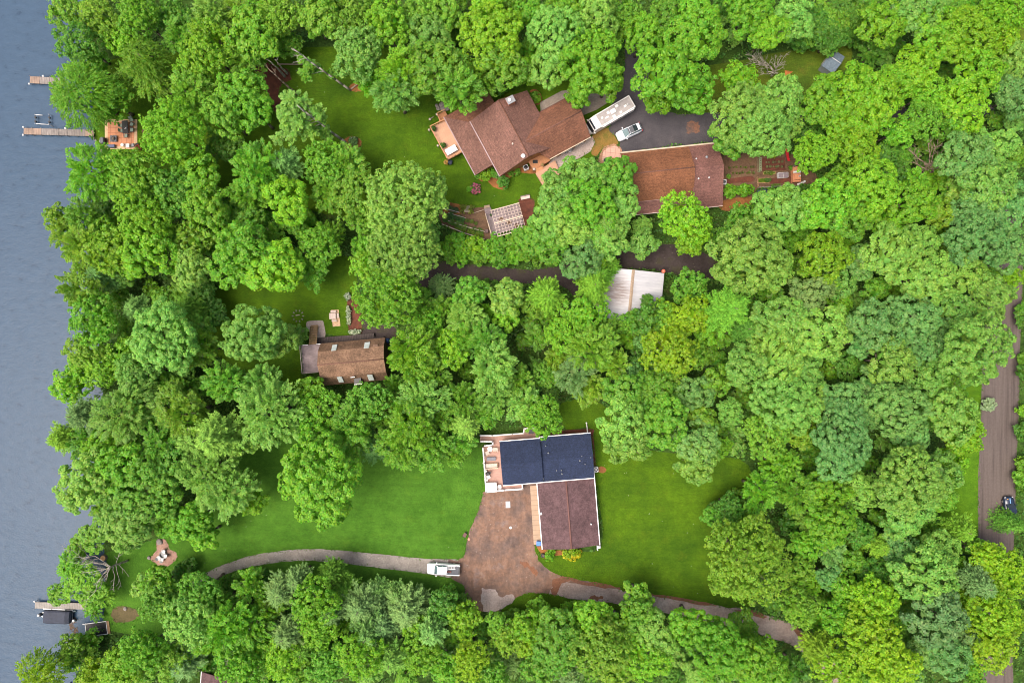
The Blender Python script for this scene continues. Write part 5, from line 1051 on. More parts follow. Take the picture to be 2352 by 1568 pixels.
t = thing('lamp', 'cream globe lamp at the corner of the house landing', 'lamp', at(Zh1(1395,1052), .5)); m = MB(); m.cyl((0,0), .05, -.5, .5, 8); m.build('post', M['greywood'], t); m = MB(); m.lathe((0,0), [(.06,.5),(.25,.6),(.28,.78),(.2,.9),(.03,.95)], 14); m.build('lamp_shade', M['cushion'], t)
potted('small cream flower pot on the orange landing', at(Zh1(1500,995), 1.25), .28, M['palewood2'], (.45,.30,.14))
for k, (x, y, r) in enumerate([(235,230,.55),(250,275,.6),(300,275,.55),(190,275,.45),(170,240,.35)]): stone(['tall pale boulder at the house corner','round grey boulder below the tall pale one','grey boulder right of the group at the house corner','flat boulder left in the group at the house corner','smallest boulder of the group at the house corner'][k], Zh1(x, y), r, 'boulders at the house corner')
for k, (x, y) in enumerate([(1790,835),(1845,815),(1870,800),(1930,752)]):
    t = thing('planter_pot', ['grey-blue','pale grey','mottled','cream'][k]+' pot standing on the concrete walk by the garage wall', 'pot', at(Zh1(x, y), .02)); m = MB(); m.lathe((0,0), [(.18,0),(.27,.35),(.3,.42),(.22,.42),(.02,.3)], 14); m.build('pot', M[['grey','lgrey','stone','cushion'][k]], t); m = MB(); m.cyl((0,0), .21, .3, .36, 12); m.build('soil', M['bed'], t)
t = thing('agave', 'blue-green agave plant in a bed beside the pink paved patio', 'plant', at(Zrv(462,1150), .03)); V = []
rng = np.random.default_rng(5); k = 60; a = rng.uniform(0, 6.28, k); el = rng.uniform(.15, 1.2, k); d = np.stack([np.cos(a)*np.cos(el), np.sin(a)*np.cos(el), np.sin(el)], 1); n_ = np.stack([-np.cos(a)*np.sin(el), -np.sin(a)*np.sin(el), np.cos(el)], 1)
me = quad_mesh('leaves', cards(d*.38+np.array([0,0,.2]), n_, np.full(k,.42), np.full(k,.075), rng, d), M['leaf']); o = bpy.data.objects.new('leaves', me); COL.objects.link(o); o.parent = t; o.color = (.06,.20,.14,1); m = MB(); m.cyl((0,0), .14, 0, .25, 10); m.build('stem', M['bark'], t)
# house 3 deck
dz = 1.0
round_table('patio_table', 'small white round table on the pink deck of the blue-roofed house', at(Zh3(295,440), dz), .46, .6, M['white_ceramic'], M['lgrey'])
chair('tan armchair right of the white round table on the pink deck', at(Zh3(382,452), dz), PI-.1, M['cushion'], M['tan'], 'armchairs on the pink deck', .72); chair('tan armchair below the white round table on the pink deck', at(Zh3(248,512), dz), .45, M['cushion'], M['tan'], 'armchairs on the pink deck', .72)
t = thing('coffee_table', 'dark slate coffee table between the armchairs and the sofa', 'table', at(Zh3(316,616), dz), .04); m = MB(); m.rbox(-.82,.82,-.33,.33,.36,.43,.03); m.build('tabletop', plain('slate_top', (.13,.13,.16), .5), t)
for x in (-.7,.7):
    for y in (-.25,.25): m = MB(); m.box(x-.04,x+.04,y-.04,y+.04,0,.36); m.build('leg', M['tan'], t)
t = thing('sofa', 'tan outdoor sofa with pale cushions on the pink deck', 'sofa', at(Zh3(318,738), dz), .05)
m = MB(); m.rbox(-1.2,1.2,-.5,.5,.05,.36,.04); m.build('base', M['tan'], t); m = MB(); m.rbox(-1.05,1.1,-.3,.42,.36,.5,.06); m.build('cushion', M['cushion'], t); m = MB(); m.rbox(-1.2,1.2,-.5,-.33,.36,.8,.05); m.build('backrest', M['palewood2'], t); m = MB(); m.rbox(-1.22,-1.02,-.3,.5,.36,.62,.05); m.build('armrest', M['cushion'], t); m = MB(); m.rbox(1.12,1.24,-.3,.5,.36,.6,.05); m.build('armrest', M['tan'], t)
t = thing('grill', 'black barbecue grill on the pink deck below the sofa', 'grill', at(Zh3(257,872), dz), .5); m = MB(); m.rbox(-.32,.32,-.28,.28,.75,1.1,.12); m.build('lid', M['black'], t); m = MB(); m.box(-.28,.28,-.25,.25,0,.73); m.build('cabinet', M['dgrey'], t); m = MB(); m.box(.33,.6,-.2,.2,.74,.78); m.build('shelf', M['black'], t)
chair('white chair below the black grill on the pink deck', at(Zh3(268,925), dz), .5, M['white_ceramic'], M['white_ceramic'], None, .55)
for q, w in (((215,830),'above the black grill'),((232,985),'below the white chair')):
    t = thing('planter_pot', f'white flower pot by the deck railing {w}', 'pot', at(Zh3(*q), dz)); m = MB(); m.lathe((0,0), [(.17,0),(.26,.36),(.28,.42),(.2,.42),(.02,.3)], 14); m.build('pot', M['white_ceramic'], t); m = MB(); m.cyl((0,0), .2, .3, .37, 12); m.build('soil', M['canvas'], t)
t = thing('hot_tub', 'white hot tub with closed cover in the lower left corner of the pink deck', 'hot tub', at(Zh3(315,1108), dz), .05); m = MB(); m.rbox(-1.02,1.02,-.83,.83,0,.82,.08); m.build('shell', M['white_ceramic'], t); m = MB(); m.rbox(-1.04,-.01,-.85,.85,.83,.93,.06); m.build('cover', M['canvas'], t); m = MB(); m.rbox(.01,1.04,-.85,.85,.83,.93,.06); m.build('cover', M['canvas'], t)
for q, a in (((405,1115),.3),((462,1100),1.7)): chair('pale lattice chair right of the hot tub, '+('nearer' if a < 1 else 'farther')+' one', at(Zh3(*q), dz), a, M['lgrey'], M['cushion'], 'lattice chairs beside the hot tub', .6)
t = thing('storage_bin', 'dark blue bin on the upper deck corner under the tree', 'bin', at(Zh3(1015,130), dz), .05); m = MB(); m.rbox(-.45,.45,-.4,.4,0,.7,.05); m.build('bin', plain('dark_blue_bin', (.02,.022,.07), .5), t); m = MB(); m.box(-.47,.47,-.42,.42,.705,.75); m.build('lid', M['black'], t)
t = thing('air_conditioner', 'white air conditioner with black fan at the right corner of the blue-roofed house', 'air conditioner', at(Zh3(2153,797), .01), .1); m = MB(); m.rbox(-.42,.42,-.48,.48,0,.85,.08); m.build('casing', M['white_ceramic'], t); m = MB(); m.lathe((0,0), [(.33,.851),(.33,.875),(.04,.89)], 18); m.build('fan', M['black'], t); m = MB(); m.obox((0,0),.62,.08,.88,.9,.8); m.obox((0,0),.62,.08,.902,.92,-.8); m.build('guard', M['white_ceramic'], t)
p = at(Zh3(2012,105), .9); t = thing('drain_pipe', 'white pipe running from the blue-roofed house into the garden', 'pipe', (p.x, p.y, .12), math.radians(96)); m = MB(); m.tube((-1.7,0,.75),(1.1,0,0),.11); m.build('pipe', M['white'], t); m = MB(); m.cyl((1.1,0), .15, -.1, .08, 10); m.build('outlet', M['lgrey'], t)
t = thing('stepping_slab', 'flat grey rectangular slab lying on the red-dirt yard', 'slab', at(Zh3(610,1425), .02), .03); m = MB(); m.rbox(-.42,.42,-.6,.6,0,.08,.02); m.build('slab', M['slab'], t); m = MB(); m.box(-.08,.08,.45,.5,.081,.1); m.build('handle', M['grey'], t)
t = thing('bucket_lid', 'round white lid lying on the red-dirt yard', 'lid', at(TH(1167,498), .02)); m = MB(); m.lathe((0,0), [(.24,0),(.25,.05),(.2,.08),(.02,.09)], 18); m.build('lid', M['white_ceramic'], t); m = MB(); m.tube((-.06,0,.1),(.06,0,.1),.02); m.build('handle', M['lgrey'], t)
t = thing('recycling_bin', 'blue bin standing at the lower end of the tan walkway', 'bin', at(TH(1358,600), .13)); m = MB(); m.rbox(-.36,.36,-.36,.36,0,.75,.05); m.build('bin', M['blue'], t); m = MB(); m.rbox(-.39,.39,-.39,.39,.76,.83,.03); m.build('lid', M['blue'], t)
t = thing('hose_reel', 'white hose reel on a post at the lower right corner of the plum garage', 'hose reel', at(TH(1762,628), .3)); m = MB(); m.box(-.08,.08,-.5,.4,0,.9); m.build('post', M['white'], t); m = MB(); m.tube((.3,-.1,.6),(.3,.35,.6),.32,.32,14); m.build('drum', M['lgrey'], t)
t = thing('planter_pot', 'black pot in the mulch at the lower left garage corner', 'pot', at(TH(1387,685), .01)); m = MB(); m.lathe((0,0), [(.25,0),(.36,.4),(.38,.5),(.28,.5),(.02,.4)], 14); m.build('pot', M['black'], t); m = MB(); m.cyl((0,0), .27, .4, .45, 12); m.build('soil', M['bed'], t)
t = thing('wheelbarrow', 'small black wheelbarrow with red tray on the lawn edge left of the yard', 'wheelbarrow', at(TH(846,556), .01), 1.1); m = MB(); m.loft([[(.1,-.2,.3),(.6,-.15,.3),(.6,.15,.3),(.1,.2,.3)],[(0,-.32,.55),(.75,-.28,.6),(.75,.28,.6),(0,.32,.55)]]); m.build('tray', M['redwall'], t); wheel(t, .85, .0, .18, .09)
for s in (1,-1): m = MB(); m.tube((.8,s*.1,.2),(-.75,s*.3,.6),.03); m.tube((-.1,s*.26,.45),(-.15,s*.28,0),.03); m.build('handle', M['black'], t)
stone('small salmon-coloured stone at the lawn edge of the yard', TH(880,577), .26, None).data.materials[0] = plain('salmon_stone', (.5,.25,.19), .9)
# cabin furniture
t = thing('picnic_table', 'small square weathered table with three low benches on the cabin pavers', 'table', at(Zcab(590,432), .02), math.radians(2)); m = MB(); m.rbox(-.6,.6,-.55,.55,.66,.72,.02); m.build('tabletop', M['palewood'], t)
for x, y, sx, sy in ((.1,.85,1.0,.35),(.2,-.85,.9,.32),(.88,.05,.35,.85)): m = MB(); m.box(x-sx/2,x+sx/2,y-sy/2,y+sy/2,.36,.42); m.box(x-.12,x+.12,y-.12,y+.12,0,.36); m.build('bench', M['palewood'], t)
for x in (-.45,.45):
    for y in (-.4,.4): m = MB(); m.box(x-.04,x+.04,y-.04,y+.04,0,.66); m.build('leg', M['greywood'], t)
t = thing('kettle_grill', 'dark blue covered kettle grill under the tree at the right end of the cabin', 'grill', at(Zcab(1400,790), .01)); m = MB(); m.lathe((0,0), [(.15,.5),(.42,.75),(.45,.85),(.3,1.05),(.04,1.1)], 18); m.build('bowl', plain('deep_blue', (.02,.05,.16), .3), t)
for k in range(3): m = MB(); m.tube((.4*math.cos(k*2.1),.4*math.sin(k*2.1),0),(.25*math.cos(k*2.1),.25*math.sin(k*2.1),.6),.025); m.build('leg', M['black'], t)
t = thing('fire_ring', 'square of flat stones with a pale log on the cabin lawn', 'fire ring', at(Zcab(70,430), .01)); m = MB()
for k in range(10):
    a = k*PI/5; m.obox((.95*math.cos(a), 1.0*math.sin(a)), .3, .2, 0, .14, a)
m.build('stone_ring', M['stone'], t); m = MB(); m.tube((-.4,.1,.1),(.35,.2,.1),.08); m.build('log', M['palewood'], t)
# fire pit by the lower shore
t = thing('fire_ring', 'round stone fire ring at the middle of the clay circle', 'fire ring', at(Zlak(1608,405), .02)); m = MB()
for k in range(12): a = k*PI/6; m.obox((.6*math.cos(a), .6*math.sin(a)), .24, .3, 0, .25, a)
m.build('stone_ring', M['stone'], t); m = MB(); m.cyl((0,0), .48, 0, .06, 14); m.build('ash', M['grey'], t)
for q, a, w in (((1570,430),.7,'left of the fire ring'),((1605,452),1.4,'below the fire ring'),((1645,410),3.0,'right of the fire ring'),((1625,360),-1.8,'above the fire ring')):
    chair('white lawn chair on the clay circle '+w, at(Zlak(*q), .02), a, M['lgrey'], M['lgrey'], 'white chairs round the fire ring', .55)
stone('flat grey rock at the upper tip of the clay circle', Zlak(1565,250), .6, None); stone('dark low rock left of the clay circle', Zlak(1440,440), .35, None)
st = thing('tree_stump', 'cut orange-topped stump on the bank under the bare limbs', 'stump', at(Zlak(915,435), 0)); m = MB(); m.cyl((0,0), .6, 0, .5, 14, .5); m.build('stump', M['bark'], st); m = MB(); m.cyl((0,0), .46, .501, .53, 14); m.build('cut_face', plain('cut_wood', (.55,.30,.15), .8), st)
stone('grey stone on the lakeside lawn near the boat', Zlak(1160,1035), .4, None)
# pavilion ball, tarp, well cover
t = thing('exercise_ball', 'coral red ball beside the corner of the white metal roof', 'ball', at(Zpav(1650,262), 2.9)); m = MB(); m.lathe((0,0), [(.02,-.36),(.2,-.3),(.34,-.12),(.36,.05),(.26,.25),(.1,.34),(.01,.36)], 18); m.build('ball', M['redorange'], t); m = MB(); m.cyl((0,0), .07, -2.9, -.3, 10); m.build('post', M['greywood'], t)
t = thing('tarp', 'orange triangular tarp on the rough grass beside the bare tree', 'tarp', at(Zshd(1080,590), 0)); m = MB(); m.add([(-.6,.55,.03),(.95,.3,.03),(-.55,-.75,.03),(-.25,.1,.45)], [(0,3,1),(1,3,2),(2,3,0)]); m.build('sheet', plain('orange_tarp', (.42,.15,.04), .7), t); m = MB(); m.tube((-.25,.1,0),(-.25,.1,.46),.03); m.build('pole', M['greywood'], t)
# vegetable garden
def crate(name, label, cat, px, sx, sy, hh, a, frame, inner, group=None):
    t = thing(name, label, cat, at(px, .01), a, group); m = MB(); w = .08
    m.box(-sx/2,sx/2,sy/2-w,sy/2,0,hh); m.box(-sx/2,sx/2,-sy/2,-sy/2+w,0,hh); m.box(-sx/2,-sx/2+w,-sy/2+w,sy/2-w,0,hh); m.box(sx/2-w,sx/2,-sy/2+w,sy/2-w,0,hh); m.build('frame', frame, t)
    m = MB(); m.box(-sx/2+w,sx/2-w,-sy/2+w,sy/2-w,0,hh-.05); m.build('soil', inner, t); return t
crate('raised_bed', 'long low raised bed with yellow wooden frame in the vegetable garden', 'raised bed', Zveg(1278,742), 2.2, .55, .3, .03, plain('ochre_wood', (.33,.25,.09), .8), M['lawn_shed'])
crate('raised_bed', 'wide grassy raised bed by the lower fence of the vegetable garden', 'raised bed', Zveg(1175,880), 2.1, .9, .2, .03, M['wood'], M['lawn_shed'])
t = crate('cold_frame', 'grey glazed cold frame in the vegetable garden', 'cold frame', Zveg(1520,790), 1.85, .95, .55, .05, M['lgrey'], M['bed']); m = MB(); m.slab([(-.9,-.46,.56),(.9,-.46,.56),(.9,.46,.66),(-.9,.46,.66)],.02); m.build('glazing', plain('dusty_glass', (.20,.16,.18), .3), t)
m = MB()
for x in (-.9, 0, .9): m.tube((x,-.46,.6),(x,.46,.69),.035)
m.tube((-.9,-.46,.6),(.9,-.46,.6),.035); m.tube((-.9,.46,.69),(.9,.46,.69),.035); m.build('sash', M['lgrey'], t)
t = thing('brick_oven', 'orange brick garden oven with white cover at the end of the vegetable garden', 'oven', at(Zveg(1755,785), .01), .03)
m = MB(); m.rbox(-.68,.68,-1.4,1.4,0,1.1,.05); m.build('base', M['brick'], t); m = MB(); m.rbox(-.6,.6,-1.1,.1,1.1,1.5,.12); m.build('hearth', M['brick'], t); m = MB(); m.loft([[(-.72,.15,1.12),(.7,.2,1.12),(.8,.8,1.12),(-.65,.55,1.12)],[(-.6,.2,1.35),(.55,.25,1.3),(.6,.65,1.42),(-.5,.5,1.3)]]); m.build('cover', M['canvas'], t); m = MB(); m.cyl((.2,-.5), .14, 1.5, 2.0, 10); m.build('flue', M['lgrey'], t)
t = thing('cloth_bundle', 'crumpled white sheet beside the brick oven at the fence', 'sheet', at(Zveg(1880,925), .02), .4); m = MB(); m.loft([[(-.9,-.25,0),(.8,-.2,0),(.9,.25,0),(-.7,.2,0)],[(-.6,-.12,.35),(.5,-.1,.2),(.6,.14,.4),(-.4,.1,.25)]]); m.build('sheet', M['canvas'], t); m = MB(); m.lathe((.55,.05), [(.1,.3),(.2,.4),(.1,.5)], 8); m.build('knot', M['white_ceramic'], t)
t = thing('playground_slide', 'red curved slide standing beyond the vegetable garden', 'slide', at(Zveg(1625,400), 0), 0)
P3 = [Vector(L(t, *Zveg(x, y), z)) for x, y, z in ((1600,290,1.4),(1612,340,1.15),(1620,400,.85),(1632,460,.5),(1650,515,.2))]
m = MB()
for a, b in zip(P3[:-1], P3[1:]):
    m.slab([(a.x-.2,a.y,a.z),(a.x+.2,a.y,a.z),(b.x+.2,b.y,b.z),(b.x-.2,b.y,b.z)],.04)
m.build('chute', M['red'], t)
for s in (-.22,.22): m = MB(); m.path([p+Vector((s,0,.08)) for p in P3], .05); m.build('side_rail', M['red'], t)
m = MB(); m.tube((P3[0].x,P3[0].y,0),P3[0],.05); m.build('support', M['dgrey'], t)
t = thing('kayak', 'orange kayak lying on the grass under the tree above the vegetable garden', 'kayak', at(Zveg(1410,325), .02), math.radians(68)); m = MB(); R = []
for x, w, z in ((-.95,.03,.2),(-.6,.25,.3),(0,.33,.32),(.6,.25,.3),(.95,.03,.22)): R.append([(x,-w*.6,.02),(x,-w,z*.6),(x,-w*.6,z),(x,w*.6,z),(x,w,z*.6),(x,w*.6,.02)])
m.loft(R, smooth=True); m.build('hull', plain('ochre_orange', (.5,.2,.04), .5), t); m = MB(); m.lathe((0,0), [(.22,.31),(.24,.35),(.16,.34)], 14); m.build('cockpit', M['black'], t)
potted('yellow-green bush beside the orange kayak', at(Zveg(1335,430), .01), .5, M['bark'], (.22,.28,.01), 'bush', 'plant')
t = thing('trellis', 'pale green trellis standing left of the dark mulch bed', 'trellis', at(Zveg(1088,600), .01), 0); 
for s in (-.13,.13): m = MB(); m.box(s-.03,s+.03,-1.25,1.25,0,.08); m.box(s-.03,s+.03,-1.25,-1.19,.08,1.0); m.box(s-.03,s+.03,1.19,1.25,.08,1.0); m.box(s-.03,s+.03,-1.25,1.25,1.0,1.05); m.build('side_frame', plain('sage_paint', (.25,.30,.17), .8), t)
m = MB()
for k in range(8): m.box(-.1,.1,-1.1+k*.31-.06,-1.1+k*.31+.06,1.0,1.04)
m.build('rung', plain('sage_rung', (.25,.32,.2), .8), t)
t = thing('air_conditioner', 'grey air conditioner unit against the right wall of the long garage', 'air conditioner', at(Zveg(425,920), .01)); m = MB(); m.rbox(-.42,.42,-.45,.45,0,.8,.05); m.build('casing', M['lgrey'], t); m = MB(); m.lathe((0,0), [(.32,.801),(.32,.82),(.04,.83)], 16); m.build('fan', M['dgrey'], t)
t = thing('tarp', 'dark blue tarp over a heap below the vegetable garden fence', 'tarp', at(Zveg(1180,1090), .01)); m = MB(); rnd = random.Random(3)
m.loft([[(1.1*math.cos(a)*rnd.uniform(.9,1.1), .65*math.sin(a)*rnd.uniform(.9,1.1), 0) for a in [i*PI/6 for i in range(12)]],[(.8*math.cos(a)*rnd.uniform(.8,1.1), .45*math.sin(a)*rnd.uniform(.8,1.1), .4) for a in [i*PI/6 for i in range(12)]],[(.3*math.cos(a), .2*math.sin(a), .5) for a in [i*PI/6 for i in range(12)]]]); m.build('sheet', plain('blue_tarp', (.03,.045,.09), .35, .6, var=.6, vs=4), t); stone('small rock', Zveg(1100,1150), .2, None)['label'] = 'brown stone at the left foot of the dark blue tarp'
def fence(label, pts, hgt, mat, grp=None, rails=(.3,.9), name='fence', zt=0):
    P = [W(*q, 0) for q in pts]; t = thing(name, label, 'fence', (P[0].x, P[0].y, 0), 0, grp); o = Vector((P[0].x, P[0].y, 0)); i0 = 0
    m = MB()
    for a, b in zip(P[:-1], P[1:]):
        for z in rails: m.tube(a-o+Vector((0,0,z*hgt)), b-o+Vector((0,0,z*hgt)), .045)
    m.build('rail', mat, t)
    for a, b in zip(P[:-1], P[1:]):
        n = max(1, round((b-a).length/2.2))
        for k in range(n+1): q = a.lerp(b, k/n)-o; m = MB(); m.cyl((q.x,q.y), .05, 0, hgt, 8); m.build('post', mat, t)
    return t
fence('pale grey fence along the lower side of the vegetable garden', [Zveg(1065,1022), Zveg(1790,985), Zveg(2352,962)], 1.1, M['greywood'])
fence('grey-green fence running down from the oven corner of the vegetable garden', [Zveg(1835,960), Zveg(1860,1170)], 1.1, plain('sage_fence', (.24,.32,.27), .8))
fence('short tan fence at the left end of the grassy raised bed', [Zveg(1050,830), Zveg(1062,1000)], .7, M['wood'])
fence('pale wooden garden fence along the lower edge of the pergola vegetable rows', [Zper(310,745), Zper(720,910), Zper(1140,1040)], .9, M['palewood'])
fence('thin wooden fence through the middle of the pergola vegetable rows', [Zper(430,680), Zper(760,790), Zper(1140,890)], .7, M['palewood'])
fence('pale rail above the pergola vegetable rows, upper one', [Zper(260,420), Zper(640,515)], .8, M['palewood']); fence('pale rail above the pergola vegetable rows, shorter lower one', [Zper(430,525), Zper(760,620)], .6, M['palewood'])
t = thing('barrel', 'dark brown barrel left of the pergola deck', 'barrel', at(Zper(1175,878), .01)); m = MB(); m.lathe((0,0), [(.3,0),(.36,.4),(.32,.8),(.26,.8),(.25,.76),(.01,.75)], 18); m.build('barrel', plain('brown_barrel', (.13,.08,.075), .6), t); m = MB(); m.lathe((0,0), [(.37,.38),(.375,.42),(.37,.46)], 18); m.build('hoop', M['dgrey'], t)
t = thing('planter_pot', 'white round pot on the corner of the pergola deck', 'pot', at(Zper(1342,912), .3)); m = MB(); m.lathe((0,0), [(.2,0),(.3,.35),(.32,.42),(.24,.42),(.02,.3)], 16); m.build('pot', M['white_ceramic'], t); m = MB(); m.cyl((0,0), .22, .3, .36, 12); m.build('soil', M['grey'], t)
potted('dark green potted herb on the pergola deck', at(Zper(1262,565), .3), .22, M['black'], (.05,.12,.03))
t = thing('bench', 'weathered grey bench above the red mulch right of the pergola', 'bench', at(Zper(1935,222), .01), .2); m = MB(); m.rbox(-.85,.85,-.28,.28,.4,.46,.02); m.build('seat', M['palewood'], t); m = MB(); m.box(-.85,.85,.3,.36,.4,.8); m.build('backrest', M['greywood'], t)
for x in (-.7,.7): m = MB(); m.box(x-.05,x+.05,-.24,.24,0,.4); m.build('leg', M['greywood'], t)
t = thing('step_stool', 'small weathered wooden box at the upper left corner of the pergola deck', 'box', at(Zper(1182,398), .3), .15); m = MB(); m.rbox(-.5,.5,-.22,.22,0,.35,.02); m.build('box', M['greywood'], t); m = MB(); m.box(-.52,.52,-.24,.24,.352,.4); m.build('lid', plain('tan_lid', (.27,.2,.13), .8), t)
t = thing('compost_bin', 'yellow-green slatted garden frame with climbing plants left of the pergola', 'garden frame', at(Zper(800,450), .01), -.1)
for k in range(6): m = MB(); m.tube((-.35+k*.16,.75,.05),(-.45+k*.18,-.6,.7),.035); m.build('slat', M['palewood2'], t)
rng = np.random.default_rng(9); d = rng.uniform(-1, 1, (90, 3))*np.array([1.2,.75,.2])+np.array([-.05,0,.35]); d = d[np.abs(d[:,0]) > .3]; me = quad_mesh('foliage', blob_clusters(d, unit(np.tile([[0,0,1.]], (len(d),1))), np.full(len(d), .18), 8, .14, .1, rng), M['leaf']); o = bpy.data.objects.new('foliage', me); COL.objects.link(o); o.parent = t; o.color = (.20,.24,.03,1)
fence('low weathered timber edging between the grey mat and the pergola', [Zper(945,515), Zper(1110,462)], .3, M['palewood2'], None, (.9,))
# ------------------------------------------------------------------ bare, leaning and lakeside trees
def limb(m, a, b, r, rnd, depth, sag=.06, sub=5):
    """crooked limb with side twigs"""
    a, b = Vector(a), Vector(b); n = 5; Ln = (b-a).length; pts = [a]
    for i in range(1, n+1):
        q = a.lerp(b, i/n) + Vector((rnd.uniform(-1,1), rnd.uniform(-1,1), rnd.uniform(-1,1)))*Ln*sag*(0 if i == n else 1); pts.append(q)
    for i in range(n): m.tube(pts[i], pts[i+1], r*(1-.72*i/n), r*(1-.72*(i+1)/n), 6 if depth else 4)
    if depth > 0:
        d = (b-a).normalized()
        for k in range(sub):
            t = rnd.uniform(.25, .95); i = min(n-1, int(t*n)); p = pts[i].lerp(pts[i+1], t*n-i)
            side = d.cross(Vector((rnd.uniform(-1,1), rnd.uniform(-1,1), rnd.uniform(-.3,1)))).normalized()
            e = p + (d*rnd.uniform(.5,1.0)+side*rnd.uniform(.35,.8)).normalized()*Ln*rnd.uniform(.25,.5)*(1.1-.5*t)
            limb(m, p, e, max(.016, r*(1-.72*t)*.6), rnd, depth-1, .07, max(3, sub-1))
def bare_tree(label, base, tips, mat, hb, r, seed, sub=6, depth=2):
    p = W(*base, 0); t = thing('dead_tree', label, 'dead tree', (p.x, p.y, 0)); rnd = random.Random(seed); o = Vector((p.x, p.y, 0))
    m = MB(); c = Vector((rnd.uniform(-.1,.1), rnd.uniform(-.1,.1), hb)); m.tube((0,0,0), c*.5, r*1.4, r*1.1, 8); m.tube(c*.5, c, r*1.1, r*.95, 8); m.build('trunk', mat, t)
    m = MB()
    for x, y, z in tips: limb(m, c, W(x, y, z)-o, r*.6, rnd, depth, .05, sub)
    m.build('branches', mat, t); return t
Zdead = tile(2036.6, 290.9, .10739)
bare_tree('brown bare tree with wide branches deep in the right-hand wood', Zdead(750,1040), [(*Zdead(1490,610),9),(*Zdead(1230,980),6),(*Zdead(960,720),9),(*Zdead(900,350),8),(*Zdead(1020,380),8.5),(*Zdead(470,480),7),(*Zdead(600,780),7),(*Zdead(450,1000),5),(*Zdead(1390,1180),5),(*Zdead(1340,1310),4),(*Zdead(1400,850),7),(*Zdead(1230,450),7)], M['deadbrown'], 3.2, .26, 4, 7)
bare_tree('pale bare tree with two bushy limbs beside the orange tarp', Zshd(780,640), [(*Zshd(1060,240),6),(*Zshd(960,270),6),(*Zshd(850,270),5.5),(*Zshd(1000,470),4),(*Zshd(600,590),4),(*Zshd(380,330),6),(*Zshd(330,260),6),(*Zshd(560,240),6),(*Zshd(450,350),5),(*Zshd(900,600),3)], M['deadbark'], 1.8, .16, 9, 6)
def crown_obj(parts, root, color, mat='leaf', name='crown'):
    V = []
    for x, y, z, r, st, sd, fl in parts:
        v, hz = CR[st](r, sd); v = v*np.array([1,1,fl]) + np.array([x, y, z]); V.append(v)
    o = bpy.data.objects.new(name, quad_mesh(name, np.vstack(V), M[mat])); COL.objects.link(o); o.parent = root; o.color = (*color, 1); return o
def lean_tree(label, base, tip, h, r, clumps, color, mat, seed, twig=()):
    p = W(*base, 0); t = thing('leaning_tree', label, 'tree', (p.x, p.y, 0)); o = Vector((p.x, p.y, 0)); rnd = random.Random(seed)
    e = W(*tip, h)-o; m = MB(); n = 7; pts = [Vector((0,0,0))]+[e*(i/n)+Vector((rnd.uniform(-.12,.12), rnd.uniform(-.12,.12), 0)) for i in range(1, n+1)]
    for i in range(n): m.tube(pts[i], pts[i+1], r*(1.1-.8*i/n), r*(1.1-.8*(i+1)/n), 8)
    m.build('trunk', mat, t)
    m = MB(); parts = []
    for k, (x, y, z, rr, st, fl) in enumerate(clumps):
        q = W(x, y, z)-o; parts.append((q.x, q.y, q.z, rr, st, seed*31+k, fl)); tt = min(.95, max(.3, z/h)); limb(m, e*tt*.9, q, r*.3, rnd, 0)
    for x, y, z in twig: limb(m, e*min(.95, z/h), W(x, y, z)-o, r*.3, rnd, 2, .06, 5)
    if m.v: m.build('branches', mat, t)
    if parts: crown_obj(parts, t, color)
    return t
lean_tree('leaning tree with long bare grey trunk and sparse foliage over the lawn', Zlean(1440,790), Zlean(640,215), 15, .2, [(*Zlean(860,440),9,1.5,'F',.7),(*Zlean(820,580),8,1.3,'F',.6),(*Zlean(1000,500),7,1.1,'F',.6),(*Zlean(1180,550),5,1.0,'L',.6),(*Zlean(760,350),10,.8,'F',.6)], PAL['g'][0], M['deadbark'], 3, [(*Zlean(620,220),14),(*Zlean(650,320),13),(*Zlean(640,410),12)])
lean_tree('leaning pale feathery tree with bare trunk foot in an orange mulch ring', Zlean(1400,1540), Zlean(700,1000), 15, .24, [(*Zlean(620,950),13,2.2,'F',.8),(*Zlean(560,1080),12.5,1.9,'F',.8),(*Zlean(800,930),12,1.5,'F',.8),(*Zlean(960,1080),11,1.6,'F',.8),(*Zlean(720,1200),12,2.0,'F',.8),(*Zlean(540,1230),11.5,1.7,'F',.7),(*Zlean(860,1340),9.5,1.8,'F',.8),(*Zlean(620,1370),10.5,1.8,'F',.7),(*Zlean(450,1450),9.5,1.3,'F',.6),(*Zlean(1050,1330),7,1.5,'F',.8),(*Zlean(1120,1430),6,1.3,'F',.7),(*Zlean(1040,1180),9,1.1,'F',.7)], PAL['p'][0], M['deadbark'], 8)
for lb, b, e, hh, sd in (('bare grey double trunk, left stem, in the dark mulch','a',0,0,1),):
    lean_tree('bare leaning trunk in the dark mulch, left of two parallel stems', Zlean(530,600), Zlean(330,385), 9, .22, [], PAL['g'][0], M['deadbark'], 21, [(*Zlean(250,350),8)])
    lean_tree('bare leaning trunk in the dark mulch, right of two parallel stems', Zlean(560,560), Zlean(390,370), 9, .2, [], PAL['g'][0], M['deadbark'], 22, [(*Zlean(440,330),8)])
    lean_tree('crooked brown trunk curving from the grass into the dark mulch', Zlean(690,850), Zlean(330,510), 9, .2, [], PAL['g'][0], M['deadbrown'], 23, [(*Zlean(240,450),8),(*Zlean(340,460),7)])
lg = thing('fallen_log', 'long brown fallen log lying across the grass above the leaning trees', 'log', W(*Zlean(600,430), .15), .02); m = MB(); m.tube((-2.3,.05,0),(2.0,-.08,0),.17,.1,8); m.build('trunk', M['deadbrown'], lg)
m = MB(); rnd = random.Random(2)
for k in range(6): limb(m, (1.2+k*.2,0,0), (1.8+k*.3, rnd.uniform(-1,1), .3), .04, rnd, 1)
m.build('branches', M['deadbrown'], lg)
